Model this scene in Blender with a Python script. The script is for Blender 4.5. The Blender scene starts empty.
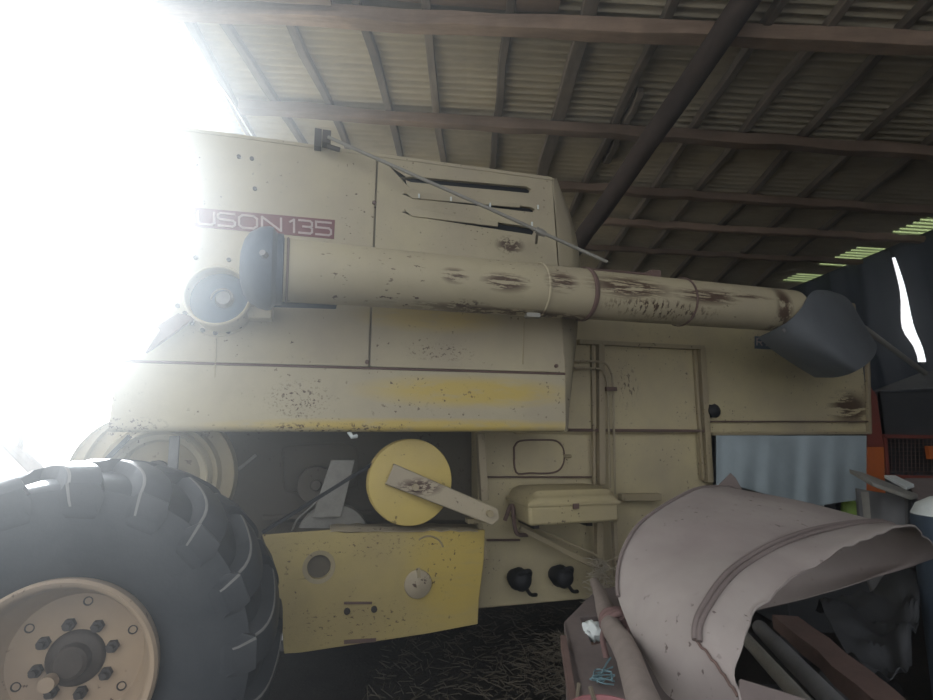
import bpy, math, random
from mathutils import Vector, Matrix, noise
from mathutils.geometry import tessellate_polygon
random.seed(7)
C = bpy.context.scene.collection
SC = bpy.context.scene
PI = math.pi

# ---------------------------------------------------------------- camera
F = 520.0; CX, CY = 466.5, 350.0; CAMZ = 1.55
PITCH = math.atan(82.0 / F)
cd = bpy.data.cameras.new('camera'); cam = bpy.data.objects.new('camera', cd); C.objects.link(cam)
cd.sensor_width = 36; cd.lens = F / 933 * 36; cd.clip_start = 0.05; cd.clip_end = 300
cam.location = (0, 0, CAMZ); cam.rotation_euler = (PI / 2 + PITCH, 0, 0)
SC.camera = cam

# ---------------------------------------------------------------- light
w = bpy.data.worlds.new('sky'); SC.world = w; w.use_nodes = True
bg = w.node_tree.nodes['Background']
bg.inputs['Color'].default_value = (0.93, 0.96, 1.0, 1); bg.inputs['Strength'].default_value = 1.5
sd = bpy.data.lights.new('sun', 'SUN'); sun = bpy.data.objects.new('sun', sd); C.objects.link(sun)
sd.energy = 19.0; sd.angle = math.radians(2.0); sd.color = (0.9, 0.96, 1.0)
sdir = Vector((-440, 492, 236)).normalized()            # towards the sun, low outside the open left side
sun.rotation_euler = sdir.to_track_quat('Z', 'Y').to_euler()
SC.view_settings.view_transform = 'Standard'; SC.view_settings.look = 'None'
SC.view_settings.gamma = 1.0; SC.view_settings.exposure = 0.17
SC.cycles.use_denoising = True
SC.cycles.max_bounces = 8; SC.cycles.volume_bounces = 0
SC.cycles.sample_clamp_indirect = 6

# ---------------------------------------------------------------- pixel rays of the survey
def ray(px, py):
    up = CY - py
    return Vector((px - CX, F * math.cos(PITCH) - up * math.sin(PITCH), F * math.sin(PITCH) + up * math.cos(PITCH)))
def W(px, py, Y):
    r = ray(px, py); return Vector((0, 0, CAMZ)) + r * (Y / r.y)
ANG = math.radians(15)
U = Vector((math.cos(ANG), math.sin(ANG), 0)); N = Vector((-math.sin(ANG), math.cos(ANG), 0))
D0 = 3.0
ROOT = N * D0
def L(px, py, d):                       # point on the plane d metres from the camera, in the harvester's own axes
    r = ray(px, py); p = r * (d / r.dot(N)); return Vector((p.dot(U), d - D0, CAMZ + p.z))
def toL(p): q = Vector((p[0], p[1], 0)); return Vector((q.dot(U), q.dot(N) - D0, p[2]))

# ---------------------------------------------------------------- mesh builder
class MB:
    def __init__(s): s.v = []; s.f = []
    def add(s, vs, fs):
        o = len(s.v); s.v += [tuple(v) for v in vs]; s.f += [tuple(i + o for i in f) for f in fs]; return s
    def box(s, a, b):
        x0, y0, z0 = a; x1, y1, z1 = b
        return s.add([(x0,y0,z0),(x1,y0,z0),(x1,y1,z0),(x0,y1,z0),(x0,y0,z1),(x1,y0,z1),(x1,y1,z1),(x0,y1,z1)],
              [(0,3,2,1),(4,5,6,7),(0,1,5,4),(1,2,6,5),(2,3,7,6),(3,0,4,7)])
    def prism(s, pts, off, holes=()):
        loops = [[Vector(p) for p in pts]] + [[Vector(p) for p in h] for h in holes]
        off = Vector(off); flat = [p for l in loops for p in l]; n = len(flat)
        tris = tessellate_polygon(loops)
        fs = [tuple(t) for t in tris] + [tuple(i + n for i in reversed(t)) for t in tris]
        if not holes: fs = [tuple(range(n)), tuple(range(2*n-1, n-1, -1))]
        k = 0
        for l in loops:
            m = len(l)
            for i in range(m):
                a, b = k + i, k + (i + 1) % m
                fs.append((a, b, b + n, a + n))
            k += m
        return s.add(flat + [p + off for p in flat], fs)
    def tube(s, path, r, seg=12, cap=True):
        P = [Vector(p) for p in path]; n = len(P)
        rs = r if isinstance(r, (list, tuple)) else [r] * n
        vs = []; fs = []; ref = None
        for i in range(n):
            t = (P[min(i+1, n-1)] - P[max(i-1, 0)]).normalized()
            if ref is None: ref = t.orthogonal().normalized()
            ref = (ref - t * ref.dot(t)).normalized(); b = t.cross(ref)
            for k in range(seg):
                a = 2*PI*k/seg; vs.append(P[i] + (ref*math.cos(a) + b*math.sin(a)) * rs[i])
        for i in range(n-1):
            for k in range(seg):
                k2 = (k+1) % seg; fs.append((i*seg+k, i*seg+k2, (i+1)*seg+k2, (i+1)*seg+k))
        if cap: fs += [tuple(range(seg-1, -1, -1)), tuple((n-1)*seg+k for k in range(seg))]
        return s.add(vs, fs)
    def bar(s, a, b, w, h, up=(0,0,1), wob=0, n=1):
        a = Vector(a); b = Vector(b); t = (b-a).normalized(); sd_ = t.cross(Vector(up)).normalized(); u2 = sd_.cross(t)
        vs = []; fs = []
        for i in range(n+1):
            c = a.lerp(b, i/n)
            if wob: c = c + sd_*random.uniform(-wob, wob) + u2*random.uniform(-wob, wob)
            ww = w*(1+random.uniform(-.12,.12)*(wob>0)); hh = h*(1+random.uniform(-.1,.1)*(wob>0))
            vs += [c - sd_*ww/2 - u2*hh/2, c + sd_*ww/2 - u2*hh/2, c + sd_*ww/2 + u2*hh/2, c - sd_*ww/2 + u2*hh/2]
        for i in range(n):
            for k in range(4): fs.append((i*4+k, i*4+(k+1)%4, i*4+4+(k+1)%4, i*4+4+k))
        fs += [(3,2,1,0), (n*4, n*4+1, n*4+2, n*4+3)]
        return s.add(vs, fs)
    def lathe(s, prof, c, axis, seg=48, a0=0, a1=2*PI):   # prof (r, h along axis)
        ax = Vector(axis).normalized(); e1 = Vector((1,0,0)) if abs(ax.x) < .8 else Vector((0,0,1))
        e1 = (e1 - ax*e1.dot(ax)).normalized(); e2 = ax.cross(e1); c = Vector(c)
        n = len(prof); vs = []; full = a1 - a0 > 2*PI - 1e-4; m = seg if full else seg + 1
        for k in range(m):
            a = a0 + (a1-a0)*k/seg
            for r, h in prof: vs.append(c + ax*h + (e1*math.cos(a) + e2*math.sin(a))*r)
        fs = []
        for k in range(seg):
            k2 = (k+1) % m
            for i in range(n-1): fs.append((k*n+i, k2*n+i, k2*n+i+1, k*n+i+1))
        return s.add(vs, fs)
    def disc(s, c, axis, r, h, seg=40):
        return s.lathe([(0.0005, 0), (r, 0), (r, h), (0.0005, h)], c, axis, seg)
    def grid(s, rows, close=False):
        n = len(rows[0]); vs = [p for r in rows for p in r]; fs = []
        for i in range(len(rows)-1):
            for k in range(n-1): fs.append((i*n+k, i*n+k+1, (i+1)*n+k+1, (i+1)*n+k))
        return s.add(vs, fs)
    def build(s, name, m, parent=None, smooth=35, bevel=0, solid=0, sub=0):
        me = bpy.data.meshes.new(name); me.from_pydata(s.v, [], s.f); me.materials.append(m)
        import bmesh
        b = bmesh.new(); b.from_mesh(me); bmesh.ops.recalc_face_normals(b, faces=b.faces)
        if solid: bmesh.ops.solidify(b, geom=list(b.faces), thickness=solid)
        b.to_mesh(me); b.free()
        if smooth:
            me.shade_smooth(); me.set_sharp_from_angle(angle=math.radians(smooth))
        o = bpy.data.objects.new(name, me); C.objects.link(o)
        if parent: o.parent = parent
        if sub:
            md = o.modifiers.new('u', 'SUBSURF'); md.levels = md.render_levels = sub
        if bevel:
            md = o.modifiers.new('b', 'BEVEL'); md.width = bevel; md.segments = 2; md.limit_method = 'ANGLE'; md.harden_normals = False
        return o
def crom(p0, p1, p2, p3, t):
    return 0.5*((2*p1) + (p2-p0)*t + (2*p0-5*p1+4*p2-p3)*t*t + (3*p1-p0-3*p2+p3)*t*t*t)
def spline(pts, n):
    P = [Vector(p) for p in pts]; P = [P[0]*2-P[1]] + P + [P[-1]*2-P[-2]]; out = []
    for i in range(1, len(P)-2):
        for k in range(n): out.append(crom(P[i-1], P[i], P[i+1], P[i+2], k/n))
    out.append(P[-2]); return out
def patch(rows, nu, nv):
    R = [spline(r, nv) for r in rows]
    cols = [spline([R[i][k] for i in range(len(R))], nu) for k in range(len(R[0]))]
    return [list(x) for x in zip(*cols)]
def tag(o, label=None, cat=None, group=None, kind=None):
    if label: o['label'] = label
    if cat: o['category'] = cat
    if group: o['group'] = group
    if kind: o['kind'] = kind
    return o
def empty(name, loc, rz, label, cat, group=None):
    o = bpy.data.objects.new(name, None); C.objects.link(o); o.location = loc; o.rotation_euler = (0, 0, rz)
    return tag(o, label, cat, group)

# ---------------------------------------------------------------- materials
def nt(name):
    m = bpy.data.materials.new(name); m.use_nodes = True; t = m.node_tree
    return m, t, t.nodes['Principled BSDF']
def nd(t, typ, **k):
    n = t.nodes.new(typ)
    for a, b in k.items(): setattr(n, a, b)
    return n
def noise_mask(t, vec, scale, lo, hi, detail=6, rough=.6, stretch=None):
    if stretch:
        mp = nd(t, 'ShaderNodeMapping'); mp.inputs['Scale'].default_value = stretch; t.links.new(vec, mp.inputs[0]); vec = mp.outputs[0]
    n = nd(t, 'ShaderNodeTexNoise'); n.inputs['Scale'].default_value = scale; n.inputs['Detail'].default_value = detail
    n.inputs['Roughness'].default_value = rough; t.links.new(vec, n.inputs['Vector'])
    r = nd(t, 'ShaderNodeMapRange'); r.inputs[1].default_value = lo; r.inputs[2].default_value = hi; t.links.new(n.outputs[0], r.inputs[0])
    return r.outputs[0]
def math_(t, op, a, b=None, clamp=False):
    n = nd(t, 'ShaderNodeMath', operation=op); n.use_clamp = clamp
    for i, x in enumerate((a, b)):
        if x is None: continue
        if isinstance(x, (int, float)): n.inputs[i].default_value = x
        else: t.links.new(x, n.inputs[i])
    return n.outputs[0]
def mixc(t, fac, a, b):
    n = nd(t, 'ShaderNodeMix', data_type='RGBA')
    if isinstance(fac, (int, float)): n.inputs[0].default_value = fac
    else: t.links.new(fac, n.inputs[0])
    for i, x in ((6, a), (7, b)):
        if isinstance(x, tuple): n.inputs[i].default_value = (*x, 1)
        else: t.links.new(x, n.inputs[i])
    return n.outputs[2]
def blob(t, vec, c, r):                 # soft ellipsoid mask around a wear patch, in object space
    mp = nd(t, 'ShaderNodeMapping'); mp.inputs['Location'].default_value = tuple(-c[i]/r[i] for i in range(3))
    mp.inputs['Scale'].default_value = tuple(1/x for x in r); t.links.new(vec, mp.inputs[0])
    l = nd(t, 'ShaderNodeVectorMath', operation='LENGTH'); t.links.new(mp.outputs[0], l.inputs[0])
    mr = nd(t, 'ShaderNodeMapRange'); mr.inputs[1].default_value = 1.0; mr.inputs[2].default_value = .45
    t.links.new(l.outputs['Value'], mr.inputs[0]); return mr.outputs[0]
RUST = (0.055, 0.022, 0.016)
def paint(name, base, dust=(0.33, 0.28, 0.22), rust=0.5, rustc=RUST, rough=.55, patches=(), yell=(), yellc=(0.52, 0.39, 0.1), stretch=(1,1,1), dustamt=.6, pst=(6,6,60), metal=0):
    m, t, b = nt(name); tc = nd(t, 'ShaderNodeTexCoord'); v = tc.outputs['Object']
    col = mixc(t, math_(t, 'MULTIPLY', noise_mask(t, v, 1.7, .35, .7), dustamt), base, dust)
    dark = tuple(x*.72 for x in base)
    col = mixc(t, math_(t, 'MULTIPLY', noise_mask(t, v, 5.5, .48, .75, 8, .7), .35), col, dark)
    for c, r in yell:
        col = mixc(t, math_(t, 'MULTIPLY', math_(t, 'MULTIPLY', blob(t, v, c, r), noise_mask(t, v, 6, .2, .5, stretch=(1,1,4))), .9), col, yellc)
    chips = math_(t, 'MULTIPLY', noise_mask(t, v, 38, .66 - .03*rust, .69 - .03*rust, 4, .55, stretch), noise_mask(t, v, 3.1, .47, .56))
    chips2 = noise_mask(t, v, 9, .74 - .04*rust, .76 - .04*rust, 8, .75, stretch)
    mask = math_(t, 'MAXIMUM', chips, chips2)
    for p in patches:
        c, r = p[:2]; st = p[2] if len(p) > 2 else pst; th = p[3] if len(p) > 3 else .478
        q = math_(t, 'MULTIPLY', blob(t, v, c, r), noise_mask(t, v, 1.0, th-.015, th+.015, 6, .7, stretch=st))
        mask = math_(t, 'MAXIMUM', mask, q)
    col = mixc(t, math_(t, 'MULTIPLY', mask, .88), col, rustc)
    t.links.new(col, b.inputs['Base Color'])
    b.inputs['Roughness'].default_value = rough; b.inputs['Metallic'].default_value = metal
    b.inputs['Specular IOR Level'].default_value = .3
    bp = nd(t, 'ShaderNodeBump'); bp.inputs['Strength'].default_value = .25; bp.inputs['Distance'].default_value = .004
    t.links.new(math_(t, 'SUBTRACT', noise_mask(t, v, 14, 0, 1), mask), bp.inputs['Height']); t.links.new(bp.outputs[0], b.inputs['Normal'])
    return m
def plain(name, col, rough=.8, var=.4, scale=8, metal=0, bump=.2, dark=None, stretch=None, spec=.3):
    m, t, b = nt(name); tc = nd(t, 'ShaderNodeTexCoord'); v = tc.outputs['Object']
    d = dark or tuple(x*.5 for x in col)
    c = mixc(t, math_(t, 'MULTIPLY', noise_mask(t, v, scale, .35, .7, 8, .7, stretch), var), col, d)
    t.links.new(c, b.inputs['Base Color']); b.inputs['Roughness'].default_value = rough; b.inputs['Metallic'].default_value = metal
    b.inputs['Specular IOR Level'].default_value = spec
    if bump:
        bp = nd(t, 'ShaderNodeBump'); bp.inputs['Strength'].default_value = bump; bp.inputs['Distance'].default_value = .01
        t.links.new(noise_mask(t, v, scale*4, 0, 1, 6, .6, stretch), bp.inputs['Height']); t.links.new(bp.outputs[0], b.inputs['Normal'])
    return m
CREAM = (0.46, 0.405, 0.27)
M = {}
def c3(px, py, d): return tuple(L(px, py, d))
M['tank'] = paint('cream_paint', CREAM, dustamt=.75, patches=[(c3(510,245,3), (.11,.4,.07), (13,13,24), .47), (c3(440,352,3), (.25,.4,.06), (45,45,60), .57)],
                  yell=[(c3(430,318,3), (.5,.2,.1))], yellc=(0.52,0.41,0.17))
M['skirt'] = paint('skirt_paint', (0.46,0.41,0.28), rust=.7, yell=[(c3(470,392,3), (.75,.3,.11)), (c3(420,426,3), (1.3,.3,.05))],
                   patches=[(c3(300,400,3), (.2,.4,.12), (55,55,70), .57), (c3(130,425,3), (.2,.4,.05), (55,55,70), .57), (c3(330,428,3), (.5,.4,.035), (40,55,50), .56)])
tb = [((454,276,2.49),(.085,1,.05)), ((505,283,2.52),(.16,1,.06)), ((560,283,2.56),(.12,1,.075)), ((630,287,2.58),(.34,1,.085)), ((705,297,2.64),(.3,1,.06)), ((740,296,2.66),(.3,1,.018)), ((560,314,2.58),(1.1,1,.022))]
M['tube'] = paint('auger_paint', (0.45,0.395,0.26), rust=.55, patches=[(c3(*a), b) for a, b in tb] + [(c3(660,310,2.65), (.5,1,.06), (40,20,16), .54), (c3(783,312,2.7), (.085,1,.25), (9,9,9), .44), (c3(470,303,2.52), (.14,1,.025), (20,20,30), .5)], stretch=(.6,1,1.5), dustamt=.5, pst=(5,5,55))
M['body'] = paint('rear_paint', (0.56,0.485,0.29), rust=.6, patches=[(c3(850,408,3.55), (.28,.3,.18), (3,3,22)), (c3(628,385,3.55), (.12,.3,.2), (50,20,18), .57)])
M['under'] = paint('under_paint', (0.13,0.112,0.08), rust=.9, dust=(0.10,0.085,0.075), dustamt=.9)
M['fender'] = paint('fender_paint', (0.46,0.37,0.15), rust=.25, dust=(0.26,0.2,0.13), yell=[(c3(455,560,3.2), (.35,.4,.5))], patches=[(c3(355,625,3.2), (.5,.4,.14), (30,30,50), .6), (c3(380,545,3.2), (.7,.4,.08), (35,30,50), .6)])
M['pulley'] = paint('pulley_paint', (0.60,0.46,0.13), rust=.35, dustamt=.35, yell=())
M['arm'] = paint('arm_paint', (0.42,0.36,0.25), rust=.9, patches=[(c3(420,487,3.05), (.16,.3,.06), (20,20,60))])
M['trim'] = paint('frame_paint', (0.36,0.30,0.18), rust=1.1)
M['box'] = paint('toolbox_paint', (0.47,0.40,0.22), rust=.6, dust=(0.3,0.25,0.2))
M['rim'] = paint('rim_paint', (0.38,0.28,0.18), rust=.5, dust=(0.24,0.185,0.145), dustamt=.8)
M['nut'] = plain('greasy_steel', (0.05,0.042,0.038), .6)
M['grease'] = plain('greasy_hub', (0.06,0.045,0.035), .55, .7, 12)
M['black'] = plain('black_rubber', (0.02,0.021,0.024), .6)
M['flap'] = plain('flap_rubber', (0.15,0.162,0.175), .45, .35, 5)
M['collar'] = plain('collar_rubber', (0.06,0.085,0.12), .5, .3, 8)
M['maroon'] = plain('maroon_band', (0.17,0.045,0.05), .6, .35, 14, bump=0)
M['letters'] = plain('faded_letters', (0.50,0.40,0.38), .7, .3, 30, bump=0)
M['steel'] = plain('dull_steel', (0.22,0.22,0.22), .5, .6, 10, metal=.4)
M['galv'] = plain('galvanised', (0.30,0.29,0.26), .55, .5, 12, metal=.3)
M['rust'] = plain('rusty_steel', (0.16,0.105,0.09), .85, .6, 9)
M['hood'] = paint('dusty_sheet_metal', (0.36,0.32,0.295), dust=(0.24,0.20,0.19), dustamt=1.0, rust=.25, rustc=(.10,.07,.065), rough=.8)
M['mauve'] = plain('dusty_mauve_steel', (0.19,0.155,0.145), .85, .5, 6)
M['pole'] = plain('dusty_pole', (0.27,0.225,0.20), .85, .4, 5, stretch=(4,4,1))
M['darkiron'] = plain('dark_iron', (0.05,0.052,0.056), .6, .5, 5)
M['orange'] = plain('orange_paint', (0.55,0.14,0.035), .55, .4, 8)
M['red'] = plain('faded_red_paint', (0.22,0.05,0.035), .6, .5, 8)
M['green'] = plain('green_plastic', (0.33,0.50,0.10), .5, .5, 9)
M['redplastic'] = plain('red_plastic', (0.6,0.06,0.03), .5, .2, 8)
M['white'] = plain('white_plastic', (0.72,0.76,0.74), .45, .35, 20, dark=(0.4,0.46,0.46))
M['pink'] = plain('pink_plastic', (0.30,0.125,0.13), .6, .5, 9)
M['rope'] = plain('dusty_rope', (0.20,0.125,0.115), .9, .5, 30)
M['blue'] = plain('blue_string', (0.17,0.27,0.30), .8, .4, 20)
M['greyplate'] = plain('grey_plate', (0.17,0.17,0.175), .6, .6, 6)
M['dirtglass'] = plain('port_inside', (0.035,0.075,0.12), .35, .4, 6)
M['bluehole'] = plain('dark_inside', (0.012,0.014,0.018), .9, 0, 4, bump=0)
M['bone'] = plain('straw', (0.13,0.11,0.08), .85, .6, 9)
def wood(name, c):
    m, t, b = nt(name); tc = nd(t, 'ShaderNodeTexCoord'); v = tc.outputs['Object']
    oi = nd(t, 'ShaderNodeObjectInfo'); 
    col = mixc(t, noise_mask(t, v, 2.2, .3, .7, 6, .6), c, tuple(x*.5 for x in c))
    col = mixc(t, math_(t, 'MULTIPLY', noise_mask(t, v, 16, .45, .7, 6, .7, (.12,1,1) if 'long' in name else (1,.12,1)), .6), col, tuple(x*.35 for x in c))
    h = nd(t, 'ShaderNodeMix', data_type='RGBA', blend_type='MULTIPLY'); h.inputs[0].default_value = 1
    r = math_(t, 'MULTIPLY_ADD', oi.outputs['Random'], .6); r.node.inputs[2].default_value = .7
    t.links.new(col, h.inputs[6]); t.links.new(r, h.inputs[7]); t.links.new(h.outputs[2], b.inputs['Base Color'])
    b.inputs['Roughness'].default_value = .9; b.inputs['Specular IOR Level'].default_value = .15
    bp = nd(t, 'ShaderNodeBump'); bp.inputs['Strength'].default_value = .5; bp.inputs['Distance'].default_value = .01
    t.links.new(noise_mask(t, v, 30, 0, 1, 4, .6, (.15,1,1) if 'long' in name else (1,.15,1)), bp.inputs['Height']); t.links.new(bp.outputs[0], b.inputs['Normal'])
    return m
M['rafter'] = wood('long_timber', (0.30,0.215,0.16)); M['batten'] = wood('batten_timber', (0.24,0.20,0.165))
M['brace'] = wood('brace_timber', (0.085,0.065,0.056))
def roofmat(name, c):
    m, t, b = nt(name); tc = nd(t, 'ShaderNodeTexCoord'); v = tc.outputs['Object']
    col = mixc(t, noise_mask(t, v, .9, .35, .7, 6, .6), c, tuple(x*.62 for x in c))
    col = mixc(t, math_(t, 'MULTIPLY', noise_mask(t, v, 5, .5, .8, 8, .7, (.3,1,1)), .5), col, (0.12,0.09,0.06))
    # sheets laid side by side: slightly different age per sheet
    sx = nd(t, 'ShaderNodeSeparateXYZ'); t.links.new(v, sx.inputs[0])
    k = math_(t, 'FLOOR', math_(t, 'DIVIDE', sx.outputs[0], 1.9)); k2 = math_(t, 'FLOOR', math_(t, 'DIVIDE', sx.outputs[1], .84))
    wn = nd(t, 'ShaderNodeTexWhiteNoise', noise_dimensions='1D'); t.links.new(math_(t, 'MULTIPLY_ADD', k2, 7.3), wn.inputs['W'])
    ad = wn.inputs['W'].links[0].from_node; t.links.new(k, ad.inputs[2])
    col = mixc(t, math_(t, 'MULTIPLY', wn.outputs[0], .3), col, tuple(x*.55 for x in c))
    t.links.new(col, b.inputs['Base Color']); b.inputs['Roughness'].default_value = .75; b.inputs['Specular IOR Level'].default_value = .25
    return m
M['roof'] = roofmat('corrugated_sheet', (0.50,0.44,0.33)); M['roof2'] = roofmat('far_sheet', (0.42,0.43,0.44))
m, t, b = nt('translucent_sheet'); tr = nd(t, 'ShaderNodeBsdfTranslucent'); tr.inputs[0].default_value = (0.15,0.18,0.08,1)
mx = nd(t, 'ShaderNodeMixShader'); mx.inputs[0].default_value = .55; b.inputs['Base Color'].default_value = (0.14,0.17,0.1,1)
t.links.new(b.outputs[0], mx.inputs[1]); t.links.new(tr.outputs[0], mx.inputs[2]); t.links.new(mx.outputs[0], t.nodes['Material Output'].inputs[0]); M['sky'] = m
def clothmat(name, c, d, sc=5):
    m = plain(name, c, .95, .8, sc, dark=d, bump=.3, spec=.1); return m
M['cloth'] = clothmat('grey_cloth', (0.38,0.45,0.48), (0.28,0.33,0.35), 3)
M['tarp'] = plain('black_tarp', (0.035,0.045,0.062), .55, .4, 3)
def tyremat():
    m, t, b = nt('tyre_rubber'); tc = nd(t, 'ShaderNodeTexCoord'); v = tc.outputs['Object']; g = nd(t, 'ShaderNodeNewGeometry')
    col = mixc(t, noise_mask(t, v, 4, .3, .7, 8, .65), (0.014,0.017,0.023), (0.035,0.038,0.043))
    edge = nd(t, 'ShaderNodeMapRange'); edge.inputs[1].default_value = .52; edge.inputs[2].default_value = .62; t.links.new(g.outputs['Pointiness'], edge.inputs[0])
    col = mixc(t, math_(t, 'MULTIPLY', edge.outputs[0], .12), col, (0.13,0.125,0.12))
    t.links.new(col, b.inputs['Base Color']); b.inputs['Roughness'].default_value = .5; b.inputs['Specular IOR Level'].default_value = .3
    bp = nd(t, 'ShaderNodeBump'); bp.inputs['Strength'].default_value = .25; bp.inputs['Distance'].default_value = .006
    t.links.new(noise_mask(t, v, 30, 0, 1, 8, .7), bp.inputs['Height']); t.links.new(bp.outputs[0], b.inputs['Normal']); return m
M['tyre'] = tyremat()
def groundmat():
    m, t, b = nt('shed_ground'); tc = nd(t, 'ShaderNodeTexCoord'); v = tc.outputs['Object']
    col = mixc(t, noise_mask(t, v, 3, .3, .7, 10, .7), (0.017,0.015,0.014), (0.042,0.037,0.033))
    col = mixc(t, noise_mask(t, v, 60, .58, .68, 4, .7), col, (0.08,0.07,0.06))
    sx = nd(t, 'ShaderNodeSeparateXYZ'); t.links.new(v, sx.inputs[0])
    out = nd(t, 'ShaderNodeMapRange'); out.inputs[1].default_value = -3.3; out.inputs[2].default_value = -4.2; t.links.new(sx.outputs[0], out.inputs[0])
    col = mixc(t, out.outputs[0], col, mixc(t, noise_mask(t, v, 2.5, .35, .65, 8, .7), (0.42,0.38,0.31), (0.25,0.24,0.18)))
    t.links.new(col, b.inputs['Base Color']); b.inputs['Roughness'].default_value = .95; b.inputs['Specular IOR Level'].default_value = .1
    bp = nd(t, 'ShaderNodeBump'); bp.inputs['Strength'].default_value = .9; bp.inputs['Distance'].default_value = .03
    t.links.new(noise_mask(t, v, 30, 0, 1, 10, .75), bp.inputs['Height']); t.links.new(bp.outputs[0], b.inputs['Normal']); return m
M['ground'] = groundmat()

# ---------------------------------------------------------------- setting: ground, roof, walls
g = MB(); rows = []
def frange(a, b, s):
    x = a
    while x < b: yield x; x += s
xs = list(frange(-60, -6, 3)) + list(frange(-6, 8, .16)) + list(frange(8, 30, 3)); ys = list(frange(-12, -2, 2)) + list(frange(-2, 9, .16)) + list(frange(9, 70, 4))
for y in ys:
    rows.append([Vector((x, y, .03*noise.noise(Vector((x*1.3, y*1.3, 0))) + .018*noise.noise(Vector((x*5, y*5, 3))) - .01)) for x in xs])
g.grid(rows); tag(g.build('floor', M['ground']), kind='structure')

H0 = 3.4; SX, SY = .065, .10
def roofz(x, y): return CAMZ + H0 - SX*x - SY*y
def RP(px, py, off=0):
    r = ray(px, py); k = (H0 - off) / (r.z + SX*r.x + SY*r.y); return Vector((0, 0, CAMZ)) + r*k
def wallx(y): return 5.75 - .25*(y - 5.5)      # right wall line
def corr(name, x0, x1, y0, y1, mat, z=roofz, per=.0762, amp=.020, skip=(), right=None):
    mb = MB(); n = int((y1-y0)/per*8)
    rows = []
    for i in range(n+1):
        y = y0 + (y1-y0)*i/n; xe = right(y) if right else x1; xa = x0(y) if callable(x0) else x0
        dz = amp*math.cos(2*PI*y/per)
        rows.append([Vector((x, y, z(x, y) + dz)) for x in [xa + (xe-xa)*k/6 for k in range(7)]])
    mb.grid(rows); o = mb.build(name, mat, smooth=60); o['kind'] = 'structure'; return o
pl0, pl1 = RP(186, 17), RP(250, 135)
def leftx(y): return pl0.x + (pl1.x - pl0.x)*(y - pl0.y)/(pl1.y - pl0.y) - .06
# skylight strips next to the right wall, from the survey of their corners
SKY = []
for (a, b_) in (((892,238),(940,214)), ((832,265),(880,247)), ((790,282),(815,272))):
    y_0, y_1 = RP(*a).y, RP(*b_).y
    SKY.append((min(y_0, y_1), max(y_0, y_1)))
print('SKY', SKY, [tuple(RP(*p)) for p in ((892,238),(933,228),(933,215),(860,256),(800,282))])
corr('ceiling', leftx, 0, -1.2, 8.9, M['roof'], right=lambda y: wallx(y) - .33)
ycur = -1.2; 
edges = [(5.62, 6.25), (6.54, 7.12), (7.42, 7.78)]
k = 1
prev = -1.2
for a, b_ in edges + [(8.9, 8.9)]:
    if a > prev: corr('ceiling_strip', lambda y: wallx(y) - .35, 0, prev, a, M['roof'], right=lambda y: wallx(y)+.1); 
    if b_ > a: corr('window_%d' % k, lambda y: wallx(y) - .35, 0, a, b_, M['sky'], right=lambda y: wallx(y)+.1); k += 1
    prev = b_
# higher neighbouring roof seen through the open bay on the left
def zl(x, y): return CAMZ + 4.75 - .04*x - .12*y
corr('ceiling_left', -4.7, -2.2, 4.6, 7.6, M['roof2'], z=zl)

TN = [0]
def timber(a, b, wdt, hgt, mat, n=8, wob=.006, label=None):
    TN[0] += 1
    mb = MB(); mb.bar(a, b, wdt, hgt, wob=wob, n=n)
    o = mb.build('trim_%d' % TN[0], mat, bevel=.006); o['kind'] = 'structure'
    if label: o['label'] = label
    return o
def roofline(p, q, off):                # extend a surveyed line on the underside of the roof
    a, b_ = RP(*p, off), RP(*q, off); return a, b_
# rafters, left to right under the battens
for (p, q, s) in (((140,8),(933,44),.17), ((243,107),(933,153),.15), ((556,186),(933,212),.13), ((600,222),(933,240),.12), ((560,246),(850,262),.10)):
    a, b_ = roofline(p, q, .13); dr = (b_-a); a = a - dr*.004
    b_ = a + dr*min(1.0, 1.0); 
    y = a.y
    # carry it to the right wall
    tt = (wallx(a.y) - .05 - a.x)/dr.x; e = a + dr*tt
    timber(a, e, s*.66, s*.66, M['rafter'], 26, .010)
# battens running away, directly under the sheets
bt = [((187,17),(252,137)), ((226,22),(302,143)), ((290,20),(345,140)), ((365,25),(401,155)), ((429,30),(443,160)), ((507,30),(492,165)), ((583,30),(543,170)), ((655,38),(592,170)), ((667,38),(607,160)), ((740,60),(655,185)), ((815,40),(690,200)), ((880,52),(740,205)), ((945,62),(790,210)), ((1010,75),(840,215))]
for p, q in bt:
    a, b_ = roofline(p, q, .05); dr = (b_-a)/(b_.y-a.y)
    y0, y1 = -1.0, 8.6
    if p[0] in (667,): y0, y1 = 4.0, 5.0
    s, e = a + dr*(y0-a.y), a + dr*(y1-a.y)
    s.z = roofz(s.x, s.y) - .05; e.z = roofz(e.x, e.y) - .05
    timber(s, e, .062 if p[0] not in (583,) else .11, .07, M['batten'], 22, .013)
# short cross pieces nailed near the left edge of the roof
a, b_ = RP(100, -18, .12), RP(330, -8, .12); timber(a, b_, .12, .1, M['rafter'], 6)
a, b_ = RP(330, -12, .05), RP(560, 2, .05); timber(a, b_, .16, .03, M['rafter'], 6)
# diagonal pole under the rafters
p0 = W(765,-28,2.9); p1 = W(574,250,5.2)
mb = MB(); pts = [p0.lerp(p1, i/10) + Vector((random.uniform(-.008,.008), 0, random.uniform(-.008,.008))) for i in range(11)]
mb.tube(pts, [.088 - .003*i/10 for i in range(11)], 14); o = mb.build('trim_30', M['brace']); o['kind'] = 'structure'; o['label'] = 'thick diagonal timber brace under the rafters'
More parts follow.
